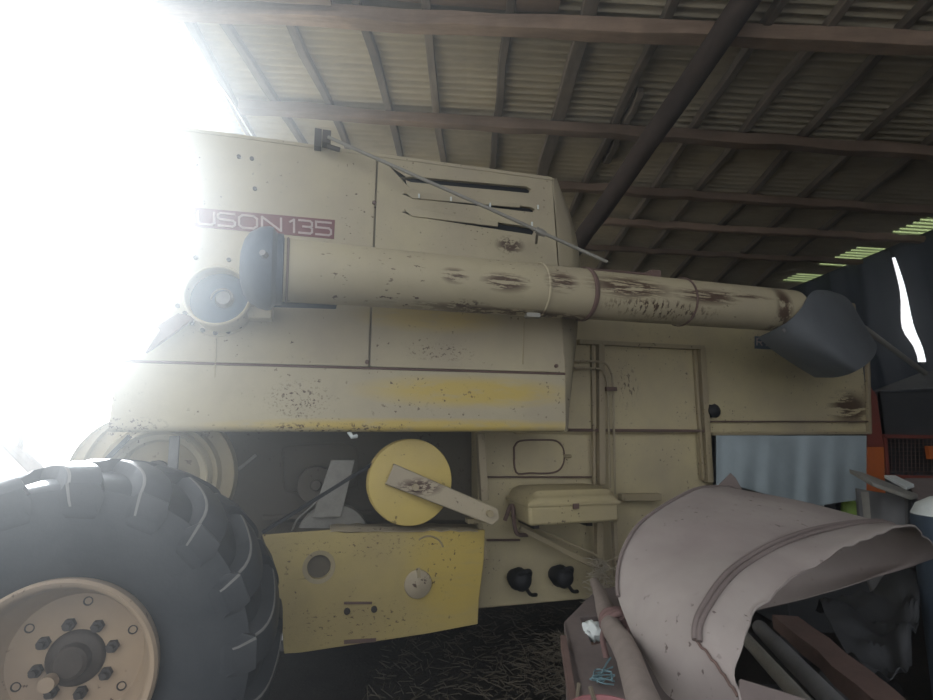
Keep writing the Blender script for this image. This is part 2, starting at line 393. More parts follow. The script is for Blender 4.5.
# left gable: thin upright and stays
mb = MB(); mb.tube([W(187,19,3.6), W(193,45,3.75), W(192,128,4.4)], .012, 8); o = mb.build('trim_31', M['galv']); o['kind'] = 'structure'
mb = MB(); mb.tube([W(207,68,4.0), W(230,100,4.2), W(253,138,4.5)], .008, 6); o = mb.build('trim_32', M['white']); o['kind'] = 'structure'
mb = MB(); mb.tube([W(155,63,5.6), W(192,79,4.2)], .007, 6); o = mb.build('trim_33', M['white']); o['kind'] = 'structure'

# walls
def wall(name, a, b, z0, z1, mat, th=.05):
    mb = MB(); a = Vector(a); b = Vector(b); t_ = (b-a).normalized(); n_ = Vector((-t_.y, t_.x, 0))*th
    mb.prism([(a.x,a.y,z0),(b.x,b.y,z0),(b.x,b.y,z1(b)),(a.x,a.y,z1(a))], n_); o = mb.build(name, mat); o['kind'] = 'structure'; return o
M['wallmat'] = plain('dark_boards', (0.045,0.048,0.055), .9, .6, 4, stretch=(1,1,.1))
wall('wall_back', (5.15, 8.6, 0), (-4.8, 8.6, 0), 0, lambda p: roofz(p.x, p.y) - .02, M['wallmat'])  # left end carried on unseen to block low light from behind
wall('wall_front', (7.3, -1.1, 0), (3.9, -1.1, 0), 0, lambda p: roofz(p.x, p.y) - .02, M['wallmat'])  # unseen behind the camera, its width set for the light it blocks
def WR(px, py, off=0):                  # point on the right wall line
    r = ray(px, py); nn = Vector((1, .25, 0)); k = ((5.75 + .25*5.5 - off) / r.dot(nn)); return Vector((0, 0, CAMZ)) + r*k
# right wall of the shed, open where the tarpaulins part
sl = [(890,266),(899,262),(905,285),(908,305),(914,325),(920,345),(925,358),(917,356),(908,345),(902,328),(899,310),(900,292)]
slw = [WR(*p) for p in sl]
yf, yb = -1.1, 8.6
def wp(y, z): return Vector((wallx(y), y, z))
mb = MB(); mb.prism([wp(yf,0), wp(yb,0), wp(yb,roofz(wallx(yb),yb)-.02), wp(yf,roofz(wallx(yf),yf)-.02)], Vector((.04,.01,0)),
                    holes=[[WR(884,258), WR(912,255), WR(936,362), WR(897,362)]])
o = mb.build('wall_right', M['wallmat']); o['kind'] = 'structure'
def tarp(leftpx, rightpx, name, label, ph):
    # vertical columns between a left and a right edge polyline (same count, top to bottom)
    rows = []
    nrow = len(leftpx)
    Lp = spline([WR(*p, off=.10) for p in leftpx], 4); Rp = spline([WR(*p, off=.10) for p in rightpx], 4)
    for a, b in zip(Lp, Rp):
        row = []
        for k in range(25):
            f = k/24; p = a.lerp(b, f); wv = .035*math.sin(f*19+ph) + .02*math.sin(f*41+ph*2+p.z*.8)
            row.append(p + Vector((-1, -.25, 0))*(wv*math.sin(min(1,f*6)*PI/2)*math.sin(min(1,(1-f)*6)*PI/2)))
        rows.append(row)
    mb = MB(); mb.grid(rows); o = mb.build(name, M['tarp'], smooth=80, solid=.004); return tag(o, label, 'tarpaulin')
tarp([(800,286),(802,320),(806,360),(815,400),(825,450),(830,500)], [(890,250),(900,292),(902,328),(917,356),(922,420),(925,500)], 'tarpaulin', 'black tarpaulin hanging left of the bright torn slit', .3)
tarp([(893,250),(905,285),(914,325),(926,359),(930,420),(934,500)], [(1080,190),(1080,270),(1080,330),(1080,380),(1080,440),(1080,540)], 'tarpaulin', 'black tarpaulin hanging right of the bright torn slit', 1.9)

# ---------------------------------------------------------------- combine harvester
CH = empty('combine_harvester', ROOT, ANG, 'faded cream and yellow combine harvester with a long side unloading tube, parked in the shed', 'combine harvester')
def B(mb, name, mat, parent=CH, **k): return mb.build(name, M[mat], parent, **k)
Y1 = Vector((0, 1, 0))
# inner body volumes
top = [L(114,119,3.03), L(551,179,3.03)]
mb = MB(); mb.prism([L(119,121,3.04), L(549,181,3.04), L(560,425,3.04), L(116,425,3.04)], Y1*1.7); B(mb, 'tank_body', 'tank')
lw = [L(100,430,3.75), L(478,430,3.75), L(478,560,3.75), L(120,560,3.75)]
mb = MB(); a = L(20,430,3.75); b_ = L(712,430,3.55); zb = L(560,603,3.55).z
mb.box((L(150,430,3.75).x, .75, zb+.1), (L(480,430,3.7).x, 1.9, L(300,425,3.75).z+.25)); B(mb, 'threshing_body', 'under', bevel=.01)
# rear body shell
zt = L(850,302,3.55).z; xr = L(868,400,3.55).x; xl = L(552,400,3.55).x; zm = L(712,434,3.55).z
mb = MB(); mb.box((xl-.3, .55, zm), (xr, 1.8, zt)); B(mb, 'straw_hood', 'body', bevel=.02)
xm = L(712,450,3.57).x
mb = MB(); x2 = L(478,500,3.58).x; mb.box((x2, .58, zb), (xm, 1.75, zm+.05)); B(mb, 'lower_side', 'body', bevel=.01)
# big side panels
dp = 3.0
mb = MB(); mb.prism([L(112,118,dp), L(250,136,dp), L(376.5,153,dp), L(368,366.5,dp), L(117,359.5,dp)], Y1*.03,
     holes=[[L(268,300,dp), L(337,304,dp), L(336,309,dp), L(270,307,dp)]])
B(mb, 'tank_side_panel', 'tank', bevel=.003)
def slot(x0, x1, y0, y1, h0, h1):
    return [L(x0,y0,dp), L(x0+12,y0-1.5,dp), L(x1-4,y1-h1/2,dp), L(x1,y1,dp), L(x1-2,y1+h1*.8,dp), L(x0+10,y0+h0,dp)]
s1 = slot(401,531,178,189,4,5); s2 = slot(402,535,194,209,4,4); s3 = slot(402,535,212,230,4,6)
mb = MB(); mb.prism([L(378.5,153.5,dp), L(552,178,dp), L(565,372.5,dp), L(370,366.5,dp)], Y1*.03, holes=[s1, s2, s3])
B(mb, 'engine_side_panel', 'tank', bevel=.002)
for k, (a, h) in enumerate(((s2, 'x'), (s3, 'y'))):
    # louvre blades set into the two lower slots
    y0, y1 = ((194,207),(212,226))[k]
    mb = MB(); mb.prism([L(404,y0-3,dp-.012), L(412,y0-6,dp-.02), L(424,y0-2,dp-.014), L(520-k*22,y1-4-k*1,dp-.01), L(520-k*22,y1+.5,dp-.006), L(412,y0+4,dp-.01)], Y1*.012)
    B(mb, 'louvre', 'tank', bevel=.002)
for (x, y) in ((419,196),(451,199),(538,207),(532,224),(490,205)):
    mb = MB(); p = L(x, y, dp-.02); mb.box(p - Vector((.005,.004,.014)), p + Vector((.005,.004,.014))); B(mb, 'clip', 'white')
mb = MB(); mb.prism([L(380,172,dp+.034), L(540,184,dp+.034), L(545,240,dp+.034), L(380,240,dp+.034)], Y1*.002); B(mb, 'louvre_shade', 'bluehole')  # near-black sheet stands in for the shade inside the slots
mb = MB(); mb.prism([L(262,296,dp+.034), L(345,299,dp+.034), L(345,314,dp+.034), L(262,312,dp+.034)], Y1*.002); B(mb, 'slot_shade', 'collar')  # dark blue sheet stands in for the shade inside this slot
# rounded rear corner of the upper body
fr = [L(553,178,dp), L(556,215,dp), L(559,262,dp), L(562,320,dp), L(565,372,dp), L(566,431,dp)]
bk = [L(557,181,dp+.12), L(571,216,dp+.12), L(580,262,dp+.12), L(578,322,dp+.12), L(573,373,dp+.12), L(567,430,dp+.12)]
mid = [(a+b)/2 + Vector((.0,-.025,0)) for a, b in zip(fr, bk)]
bb = [p + Vector((-.02,.5,0)) for p in bk]
mb = MB(); mb.grid([spline(r, 4) for r in (fr, mid, bk, bb)]); B(mb, 'rear_corner', 'tank', smooth=60, solid=.006)
# top deck edge
mb = MB(); mb.prism([L(112,117,dp-.005), L(552,177,dp-.005), L(552.5,180,dp-.005), L(112,120.5,dp-.005)], Y1*.3); B(mb, 'top_edge', 'tank')
# skirt: hinged lower panel with rolled bottom edge
a0, a1, c0, c1 = L(117,361.5,dp), L(565,374.5,dp), L(108,432,dp-.03), L(565.5,432,dp-.03)
prof = [(0,0,0),(.3,0,0),(.6,0,0),(.86,0,0)]
rows = []
for f in (0,.2,.4,.6,.8,.9): rows.append([a0.lerp(c0,f), a1.lerp(c1,f)])
for a in (15,40,65,90): 
    s_ = math.sin(math.radians(a)); c_ = 1-math.cos(math.radians(a))
    rows.append([a0.lerp(c0,.9+.1*s_) + Y1*(.04*c_), a1.lerp(c1,.9+.1*s_) + Y1*(.04*c_)])
rows.append([rows[-1][0]+Y1*.15, rows[-1][1]+Y1*.15])
rows = [[r[0].lerp(r[1], k/12) for k in range(13)] for r in rows]
mb = MB(); mb.grid(rows); sk = B(mb, 'skirt_panel', 'skirt', smooth=50, solid=.006)
mb = MB(); mb.tube([L(117,361,dp), L(565,374,dp)], .007, 8); B(mb, 'hinge_rod', 'rust', sk)
for (x, y0, y1) in ((216,338,380),(524,322,364)):
    mb = MB(); mb.bar(L(x,y0,dp-.003), L(x-1,y1,dp-.003), .006, .006, up=(0,1,0)); B(mb, 'seam_strip', 'trim')
mb = MB(); mb.prism([L(110,420,dp-.01), L(116,420,dp-.01), L(120,365,dp-.01), L(116,365,dp-.01)], Y1*.3); B(mb, 'skirt_end', 'skirt')
for (x, y) in ((374,203),(371,252),(367,362),(556,366)):
    mb = MB(); p = L(x, y, dp-.006); mb.disc(p, (0,-1,0), .012, .012, 10); B(mb, 'latch', 'rust')
mb = MB(); mb.tube([L(349,432,dp+.02), L(352,437,dp), L(357,436,dp+.01)], .012, 8); B(mb, 'skirt_hook', 'white')

# maroon band with pale wide lettering
db = dp-.004
mb = MB(); mb.prism([L(116,200.5,db), L(335,220,db), L(334,239,db), L(116,219.5,db)], Y1*.003); band = B(mb, 'name_band', 'maroon')
GL = {
 'F': [[(0,0),(0,1),(1,1)],[(0,.52),(.8,.52)]], 'E': [[(1,0),(0,0),(0,1),(1,1)],[(0,.5),(.85,.5)]],
 'R': [[(0,0),(0,1),(.85,1),(1,.88),(1,.62),(.85,.5),(0,.5)],[(.5,.5),(1,0)]],
 'G': [[(1,1),(.15,1),(0,.85),(0,.15),(.15,0),(.85,0),(1,.15),(1,.5),(.5,.5)]],
 'U': [[(0,1),(0,.15),(.15,0),(.85,0),(1,.15),(1,1)]],
 'S': [[(.97,1),(.15,1),(0,.88),(0,.62),(.12,.52),(.88,.48),(1,.36),(1,.12),(.85,0),(.03,0)]],
 'O': [[(.2,0),(.8,0),(1,.2),(1,.8),(.8,1),(.2,1),(0,.8),(0,.2),(.2,0)]],
 'N': [[(0,0),(0,1),(1,0),(1,1)]], '1': [[(0,.8),(.8,1),(.8,0)]],
 '3': [[(0,1),(.85,1),(1,.88),(1,.62),(.85,.52),(.3,.52)],[(.85,.52),(1,.4),(1,.12),(.85,0),(0,0)]],
 '5': [[(1,1),(0,1),(0,.55),(.85,.55),(1,.42),(1,.12),(.85,0),(0,0)]] }
mb = MB()
def letters(mb, items, topf, hgt, d, wid):
    for ch, x0, x1 in items:
        for st in GL[ch]:
            P = []
            for (u, v) in st:
                x = x0 + (x1-x0)*u; P.append(L(x, topf(x) + hgt*(1-v), d))
            for a, b in zip(P, P[1:]):
                dd = (b-a).normalized()*wid*.4; mb.bar(a-dd, b+dd, .003, wid, up=(0,0,1) if abs((b-a).z) < abs((b-a).x) else (1,0,0)) if abs((b-a).z) < abs((b-a).x) else mb.bar(a-dd, b+dd, wid, .003, up=(0,1,0))
letters(mb, [('F',119,133),('E',137,152),('R',156,173),('G',177,194),('U',198,214),('S',218,235),('O',239,257),('N',262,281),('1',290,295),('3',299,312),('5',316,331)],
        lambda x: 200.5 + (x-116)*.089 + 3.3, 12.5, db-.003, .0115)
B(mb, 'lettering', 'letters', band, smooth=0)
for (x, y) in ((239,157),(252,159),(196,258),(229,260),(163,292),(178,306),(255,189)):
    mb = MB(); mb.disc(L(x,y,dp), (0,-1,0), .012, .01, 8); B(mb, 'panel_bolt', 'nut')

# round tank outlet with its cover ring
pc = L(218,296,2.86); pr = (L(250,296,2.86)-L(186,296,2.86)).length/2
mb = MB(); ax = Vector((-.05,-1,.12)).normalized()
mb.lathe([(pr*1.08,.0-.02),(pr*1.09,.015),(pr*1.04,.02),(pr*1.0,.015),(pr*.99,-.02),(pr*.97,-.10)], pc, ax, 56); port = B(mb, 'outlet_ring', 'tank')
mb = MB(); mb.lathe([(pr*1.02,0),(pr*1.02,-.17)], pc, ax, 48); B(mb, 'outlet_drum', 'tank', port)
fc = L(219,302,dp-.002)
mb = MB(); mb.disc(fc, (0,-1,0), pr*1.25, .012, 56); B(mb, 'outlet_flange', 'tank', port)
mb = MB(); mb.disc(pc - ax*.075, ax, pr*.99, .02, 48); B(mb, 'outlet_bottom', 'dirtglass', port)
mb = MB(); mb.lathe([(.001,.03),(.035,.027),(.045,.01),(.05,-.03)], pc - ax*.05 + Vector((.02,0,.0)), ax, 24)
sp = [pc - ax*.05 + Vector((.03,0,0)) + Vector((math.cos(a_)*(.03+.012*a_), -.02-.004*a_, math.sin(a_)*(.03+.012*a_))) for a_ in [i*.3 for i in range(12)]]
mb.tube(sp, .005, 6); B(mb, 'auger_screw', 'steel', port)
for k in range(7):
    a_ = -2.7 + k*.37
    mb = MB(); mb.disc(fc + Vector((math.cos(a_)*pr*1.15, -.012, math.sin(a_)*pr*1.15)), (0,-1,0), .012, .01, 8); B(mb, 'flange_bolt', 'nut', port)
mb = MB(); mb.prism([L(145,353,2.93), L(160,330,2.93), L(157,326,2.93), L(178,313,2.93), L(196,317,2.93), L(182,327,2.93), L(160,343,2.93)], Y1*.03); B(mb, 'latch_lever', 'rust', bevel=.003)
mb = MB(); mb.prism([L(248,318,2.88), L(271,318,2.88), L(272,308,2.88), L(270,300,2.88), L(262,306,2.88), L(246,308,2.88)], Y1*.1); B(mb, 'hinge_tab', 'tank', bevel=.003)

# unloading tube
TP = [((262,267),2.56),((290,270.5),2.56),((400,279),2.60),((540,290),2.68),((620,296.5),2.73),((700,303),2.78),((790,311),2.84),((812,313),2.86)]
TL = [L(p[0], p[1], d) for p, d in TP]; TA = (TL[6]-TL[1]).normalized()
A0 = TL[1]; R0 = .150
def onax(px):   # tube axis point closest to the column px
    best = min(range(400), key=lambda i: abs(projx(A0 + TA*(-.2+3.4*i/400)) - px)); return A0 + TA*(-.2+3.4*best/400)
def projx(l):
    wv = ROOT + U*l.x + N*l.y + Vector((0,0,l.z)) - Vector((0,0,CAMZ)); fw = wv.y*math.cos(PITCH)+wv.z*math.sin(PITCH); return CX + F*wv.x/fw
S = {x: (onax(x)-A0).dot(TA) for x in (270,288,538,583,652,680,790,815)}
mb = MB(); mb.lathe([(R0*1.0,S[270]),(R0,S[583])], A0, TA, 48); tube = B(mb, 'unloading_tube', 'tube', smooth=60, solid=.004)
prof = [(R0*.97,S[583])] + [(R0*.97, S[583]+(S[790]-S[583])*i/6) for i in range(1,7)] + [(R0*.965,S[815]+.12)]
mb = MB(); mb.lathe(prof, A0, TA, 48); B(mb, 'tube_extension', 'tube', tube, smooth=60, solid=.004)
for x, rr, wd, mt in ((288,1.012,.006,'rust'),(538,1.03,.010,'tube'),(583,1.03,.016,'rust'),(680,1.0,.008,'rust')):
    mb = MB(); mb.lathe([(R0*rr,S[x]-wd),(R0*rr+.006,S[x]-wd*.5),(R0*rr+.006,S[x]+wd*.5),(R0*rr,S[x]+wd)], A0, TA, 48); B(mb, 'tube_band', mt, tube)
# collar at the near end
mb = MB(); mb.lathe([(.001,S[270]-.135),(R0*.5,S[270]-.13),(R0*.85,S[270]-.115),(R0*1.1,S[270]-.09),(R0*1.27,S[270]-.05),(R0*1.33,S[270]-.01),(R0*1.31,S[270]+.01),(R0*1.2,S[270]+.02),(R0*1.14,S[270]+.03),(R0*1.13,S[270]+.055),(R0*1.01,S[270]+.06)], A0, TA, 56); B(mb, 'collar', 'collar', tube)
for a_ in (1.9,):
    q = A0+TA*(S[270]-.0)+Vector((-.0,-R0*1.3,-.0)); mb = MB(); mb.tube([q, q+Vector((-.01,-.04,0))], .014, 8); B(mb, 'clamp_bolt', 'steel', tube)
# bracket plate on top of the tube, thin pipe beside it and rusty clasp below
q = A0 + TA*S[652] + Vector((0,-.02,R0)); mb = MB(); mb.box(q-Vector((.04,.04,.02)), q+Vector((.03,.04,.025))); B(mb, 'top_bracket', 'rust', tube, bevel=.004)
mb = MB(); mb.tube([A0+TA*(S[583]+.06)+Vector((0,.0,R0+.005)), A0+TA*S[652]+Vector((0,0,R0+.012))], .01, 8); B(mb, 'top_rod', 'rust', tube)
q = A0 + TA*(S[538]-.04) + Vector((0,-.03,-R0-.005)); mb = MB(); mb.box(q-Vector((.05,.02,.012)), q+Vector((.03,.02,.012))); B(mb, 'clasp', 'galv', tube)
# control rod from the tank top down to the tube
r0, r1 = L(328,137,2.92), L(607,262,2.64)
mb = MB(); mb.tube([r0, r0.lerp(r1,.5)+Vector((0,0,.004)), r1], .0105, 10); rod = B(mb, 'control_rod', 'galv')
q = r0.lerp(r1,.76); mb = MB(); mb.tube([q-Vector((.03,0,-.012)), q, q+Vector((.03,0,-.012))], [.018,.024,.018], 8); B(mb, 'rod_joint', 'galv', rod)
mb = MB(); mb.box(L(314,146,2.95), L(322,138,3.05)); mb.box(L(322,142,2.93), L(331,136,2.99)); mb.tube([L(327,146,2.92), L(340,150,2.92)], .015, 8); B(mb, 'rod_bracket', 'nut', rod)
mb = MB(); mb.bar(L(536,243,2.97), L(538,228,2.74), .015, .015); B(mb, 'rod_stay', 'galv', rod)
# rubber spout flap
rows = [[L(842,296,3.05), L(828,290.5,2.86), L(812,292,2.72), L(801,309,2.66), L(785,324,2.70), L(758,338,2.92)],
        [L(854,308,3.08), L(846,298,2.93), L(832,309,2.74), L(815,332,2.66), L(795,345,2.76), L(775,352,2.95)],
        [L(864,324,3.10), L(861,322,2.97), L(852,335,2.76), L(836,352,2.67), L(815,364,2.84), L(796,366,3.0)],
        [L(872,338,3.12), L(877,346,3.0), L(873,358,2.82), L(858,370,2.72), L(838,377,2.90), L(815,377.5,3.05)]]
mb = MB(); mb.grid(patch(rows, 6, 6)); B(mb, 'rubber_spout', 'flap', tube, smooth=80, solid=.006)
for (x, y, d) in ((783,331,2.64),(821,294,2.78)):
    mb = MB(); mb.disc(L(x,y,d), (0,-1,.2), .014, .012, 10); B(mb, 'flap_bolt', 'steel', tube)
mb = MB(); mb.tube([L(863,327,3.1), L(890,347,3.2), L(925,373,3.35)], .022, 10); B(mb, 'support_bar', 'galv', tube)

# small dark plate with pale letters on the rear body
dr_ = 3.545
mb = MB(); mb.prism([L(755,336,dr_), L(800,339,dr_), L(800,351,dr_), L(755,348.5,dr_)], Y1*.005); plq = B(mb, 'name_plate', 'collar')
mb = MB(); letters(mb, [('R',757,762),('S',766,771)], lambda x: 338.5+(x-757)*.06, 6.5, dr_-.002, .008); B(mb, 'lettering', 'letters', plq, smooth=0)

# frame strips, door outline and piping on the rear body
def strip(pts, wd, dd, name='frame_strip', mat='trim', d=3.53):
    mb = MB()
    for a, b in zip(pts, pts[1:]): mb.bar(L(*a, d), L(*b, d), wd, dd, up=(0,1,0))
    return B(mb, name, mat, bevel=.003)
strip([(578,342),(703,348)], .035, .05); strip([(701,348),(709,482)], .05, .05); strip([(694,350),(703,480)], .02, .03)
strip([(600,345),(601,484)], .05, .06); strip([(592,345),(594,484)], .02, .03)
strip([(568,430),(706,431)], .022, .03, 'joint_bar', 'rust')
strip([(709,421.5),(868,421.5)], .012, .02, 'joint_bar', 'rust')
strip([(712,434),(869,433)], .022, .03)
strip([(867,340),(869,434)], .03, .03)
strip([(480,433),(484,500)], .05, .06, 'upright', 'trim', 3.4)
strip([(599,500),(598,600)], .05, .05, 'upright', 'trim', 3.45); strip([(613,500),(617,590)], .03, .04, 'upright', 'trim', 3.45)
strip([(520,528),(594,566)], .035, .03, 'diagonal_stay', 'trim', 3.4); strip([(528,524),(598,556)], .015, .02, 'diagonal_stay', 'trim', 3.42)
strip([(487,477),(598,477)], .012, .02, 'joint_bar', 'rust', 3.56); strip([(487,540),(520,540)], .012, .02, 'joint_bar', 'rust', 3.56)
strip([(620,497),(660,497)], .05, .05, 'joint_bar', 'trim', 3.5)
for pts in ([(574,361),(598,361.5),(606,364),(611,373),(613,390),(615,494)], [(574,368),(596,368.5),(603,371),(607,380),(608,395),(610,488)]):
    mb = MB(); mb.tube(spline([L(*p, 3.48) for p in pts], 4), .008, 8); B(mb, 'hydraulic_pipe', 'trim')
mb = MB(); mb.box(L(605,391,3.49), L(617,387,3.46)); B(mb, 'pipe_clip', 'rust')
# oval access hatch
hp = [(514,447),(520,441),(540,440),(556,441),(563,448),(564,460),(560,469),(550,473),(530,473),(516,472)]
mb = MB(); mb.tube(spline([L(*p, 3.57) for p in hp + hp[:1]], 4), .007, 8); hatch = B(mb, 'access_hatch', 'rust')
mb = MB(); mb.prism([L(*p, 3.568) for p in hp], Y1*.012); B(mb, 'hatch_cover', 'body', hatch)
mb = MB(); mb.tube([L(564,456,3.55), L(571,456,3.55)], .012, 8); B(mb, 'hatch_knob', 'trim', hatch)
# black tail fitting beside the door post
mb = MB(); q = L(714,411,3.5); mb.lathe([(.001,-.03),(.045,-.02),(.055,.01),(.03,.03),(.001,.035)], q, (0,-1,0), 14); mb.box(q-Vector((.03,.0,.05)), q+Vector((.02,.04,.05))); B(mb, 'rear_light', 'black')
# two greasy black couplings low on the side
for (x, y) in ((521,580),(563,577)):
    q = L(x, y, 3.46); mb = MB(); mb.lathe([(.001,.06),(.05,.055),(.07,.02),(.055,-.01),(.075,-.04),(.05,-.12)], q, (.1,-1,.05), 16)
    mb.tube(spline([q+Vector((.02,-.03,-.04)), q+Vector((.06,-.02,-.09)), q+Vector((.12,.03,-.11))], 4), .012, 8); mb.tube(spline([q+Vector((-.03,-.03,.04)), q+Vector((.0,-.07,.07)), q+Vector((.06,-.02,.05)), q+Vector((.05,.02,-.05))], 5), .014, 8)
    B(mb, 'hose_coupling', 'black', smooth=60)
mb = MB(); mb.tube(spline([L(505,520,3.4), L(512,505,3.35), L(516,532,3.35), L(527,535,3.4)], 5), .014, 8); B(mb, 'bent_lever', 'rust')
# toolbox
bx0, bx1 = L(529,505,3.12).x, L(619,505,3.12).x; zt_ = L(540,495,3.12).z; zs = L(540,505,3.12).z; zb_ = L(560,525,3.12).z
mb = MB(); mb.box((bx0,.12,zb_), (bx1,.52,zs-.003)); tbx = B(mb, 'toolbox', 'box', bevel=.02)
mb = MB()
pr_ = [(bx0,zs),(bx0,zs+.02),(bx0+.03,zt_+.01),(bx0+.07,zt_+.03),(bx1-.07,zt_+.03),(bx1-.03,zt_+.01),(bx1,zs+.02),(bx1,zs)]
rows = []
for yy, k in ((.12,0),(.125,.5),(.15,.9),(.2,1),(.45,1),(.5,.9),(.52,0)): rows.append([Vector((x, yy, zs + (z-zs)*k)) for x, z in pr_])
mb.grid(rows); mb.box((bx0-.008,.112,zs-.008),(bx1+.008,.53,zs+.008)); B(mb, 'toolbox_lid', 'box', tbx, bevel=.006)
q = Vector(((bx0+bx1)/2,.11,zs-.01)); mb = MB(); mb.box(q-Vector((.02,.008,.02)), q+Vector((.02,.004,.012))); B(mb, 'toolbox_latch', 'rust', tbx)
for x in (bx0+.1, bx1-.14):
    mb = MB(); mb.box((x,.3,zb_-.05),(x+.04,.62,zb_)); B(mb, 'toolbox_bracket', 'nut', tbx)

# yellow lower shield ahead of the axle
df = 3.2
def circ(px, py, r, d, n=28):
    c = L(px, py, d); return [c + Vector((math.cos(-a)*r, 0, math.sin(-a)*r)) for a in [2*PI*i/n for i in range(n)]]
mb = MB(); mb.prism([L(262,535,df), L(330,530,df), L(345,533,df), L(400,531,df), L(485,530,df), L(484,560,df), L(479,600,df), L(478,624,df), L(420,635,df), L(300,653,df), L(284,654,df), L(281,610,df), L(277,580,df), L(268,552,df)], Y1*.02,
      holes=[circ(319,567,.065,df)])
sh = B(mb, 'axle_shield', 'fender', bevel=.004)
mb = MB(); q = L(319,567,df); mb.lathe([(.065,.0),(.09,.004),(.09,-.004),(.065,-.01),(.063,-.12)], q, (0,-1,0), 32); B(mb, 'shield_hole_rim', 'trim', sh)
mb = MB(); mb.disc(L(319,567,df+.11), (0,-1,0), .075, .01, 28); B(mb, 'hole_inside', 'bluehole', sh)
mb = MB(); q = L(418,584,df-.004); mb.lathe([(.001,.03),(.05,.026),(.078,.012),(.082,0)], q, (0,-1,0), 32); B(mb, 'cap', 'arm', sh)
mb = MB(); mb.bar(L(418,568,df-.012), L(419,578,df-.03), .02, .012); B(mb, 'cap_tab', 'trim', sh)
mb = MB(); mb.lathe([(.09,.0),(.096,.006),(.102,0)], L(428,553,df), (0,-1,0), 12, .3, 2.2); B(mb, 'pressed_mark', 'trim', sh)
for a, b_, w_ in ((L(344,603,df-.004), L(372,603,df-.004), .012), (L(344,642,df-.002), L(376,640,df-.004), .02)):
    mb = MB(); mb.bar(a, b_, w_, .006, up=(0,1,0)); B(mb, 'slot_edge', 'rust', sh)
for p in ((347,611),(374,609)):
    mb = MB(); mb.disc(L(*p,df), (0,-1,0), .018, .012, 10); B(mb, 'shield_bolt', 'nut', sh)
# box behind the shield
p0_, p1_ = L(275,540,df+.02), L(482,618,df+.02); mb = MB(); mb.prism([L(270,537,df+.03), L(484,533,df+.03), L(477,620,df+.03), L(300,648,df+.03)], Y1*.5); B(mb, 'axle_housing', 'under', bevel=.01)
# crumpled sheet lying over the shield top
rows = []
for i in range(7):
    rows.append([L(330+ (478-330)*k/16, 531.5 - (3 if i > 0 else 0) - i*.6 - 3.5*abs(noise.noise(Vector((k*.5,i*.7,1)))), df - .01 + i*.05) for k in range(17)])
mb = MB(); mb.grid(rows); B(mb, 'crumpled_sheet', 'arm', sh, smooth=40, solid=.004)
strip([(479,520),(486,560)], .03, .03, 'frame_strip', 'trim', 3.24); 
# yellow pulley disc and its arm
dd = 3.12; q = L(411,482,dd); rp = (L(453.5,482,dd)-L(369,482,dd)).length/2
mb = MB(); mb.lathe([(.001,.012),(rp*.5,.01),(rp*.93,.002),(rp*.98,0),(rp,-.008),(rp,-.05),(rp*.9,-.055),(rp*.86,-.07),(rp,-.09),(rp,-.10),(.001,-.10)], q, (.04,-1,.02), 64); pul = B(mb, 'pulley', 'pulley', smooth=30)
a, b_ = L(390,474,dd-.05), L(495,517,dd-.12)
e = (b_-a).normalized(); nrm = Vector((0,-1,0)); sdv = e.cross(nrm).normalized()
hw = .062
mb = MB(); mb.prism([a-sdv*hw, a+sdv*hw, b_+sdv*hw*.8, b_+e*.03, b_-sdv*hw*.8], Vector((0,.012,0)))
mb.prism([a+sdv*hw, a+sdv*hw*.85, b_+sdv*hw*.65, b_+sdv*hw*.8], Vector((0,.05,0))); mb.prism([a-sdv*hw, a-sdv*hw*.85, b_-sdv*hw*.65, b_-sdv*hw*.8], Vector((0,.05,0)))
arm = B(mb, 'pulley_arm', 'arm', bevel=.003)
for p in ((415,487,dd-.06),(489,513,dd-.12)):
    mb = MB(); mb.disc(L(*p), (0,-1,0), .02, .03, 10); B(mb, 'pivot_bolt', 'trim', arm)
mb = MB(); mb.tube([L(485,511,3.05), L(479,506,3.3)], .03, 12); mb.box(L(468,524,3.15), L(492,516,3.22)); B(mb, 'arm_bracket', 'trim', arm, bevel=.004)
# belt, guard plate, small hub, grey disc
mb = MB(); mb.bar(L(263,532,3.22), L(374,463,3.2), .05, .018, up=(0,0,1)); B(mb, 'drive_belt', 'black')
mb = MB(); mb.tube(spline([L(292,531,3.3), L(297,520,3.3), L(310,508,3.3), L(318,500,3.3)], 4), .006, 6); B(mb, 'cable', 'galv')
mb = MB(); mb.prism([L(331,460,3.4), L(355,460,3.4), L(341,517,3.4), L(312,518,3.4)], Y1*.03); gp = B(mb, 'guard_plate', 'galv', bevel=.004)
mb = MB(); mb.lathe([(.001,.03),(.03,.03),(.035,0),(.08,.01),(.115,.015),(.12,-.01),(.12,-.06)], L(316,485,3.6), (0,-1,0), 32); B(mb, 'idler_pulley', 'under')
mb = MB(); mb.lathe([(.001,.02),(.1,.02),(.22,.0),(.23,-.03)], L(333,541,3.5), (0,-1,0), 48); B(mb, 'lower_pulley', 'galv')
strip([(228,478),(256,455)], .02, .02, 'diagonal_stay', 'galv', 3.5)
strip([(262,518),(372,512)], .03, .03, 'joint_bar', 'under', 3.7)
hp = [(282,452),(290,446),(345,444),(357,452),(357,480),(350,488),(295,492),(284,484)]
mb = MB(); mb.tube(spline([L(*p, 3.74) for p in hp + hp[:1]], 4), .008, 8); B(mb, 'side_hatch', 'under')
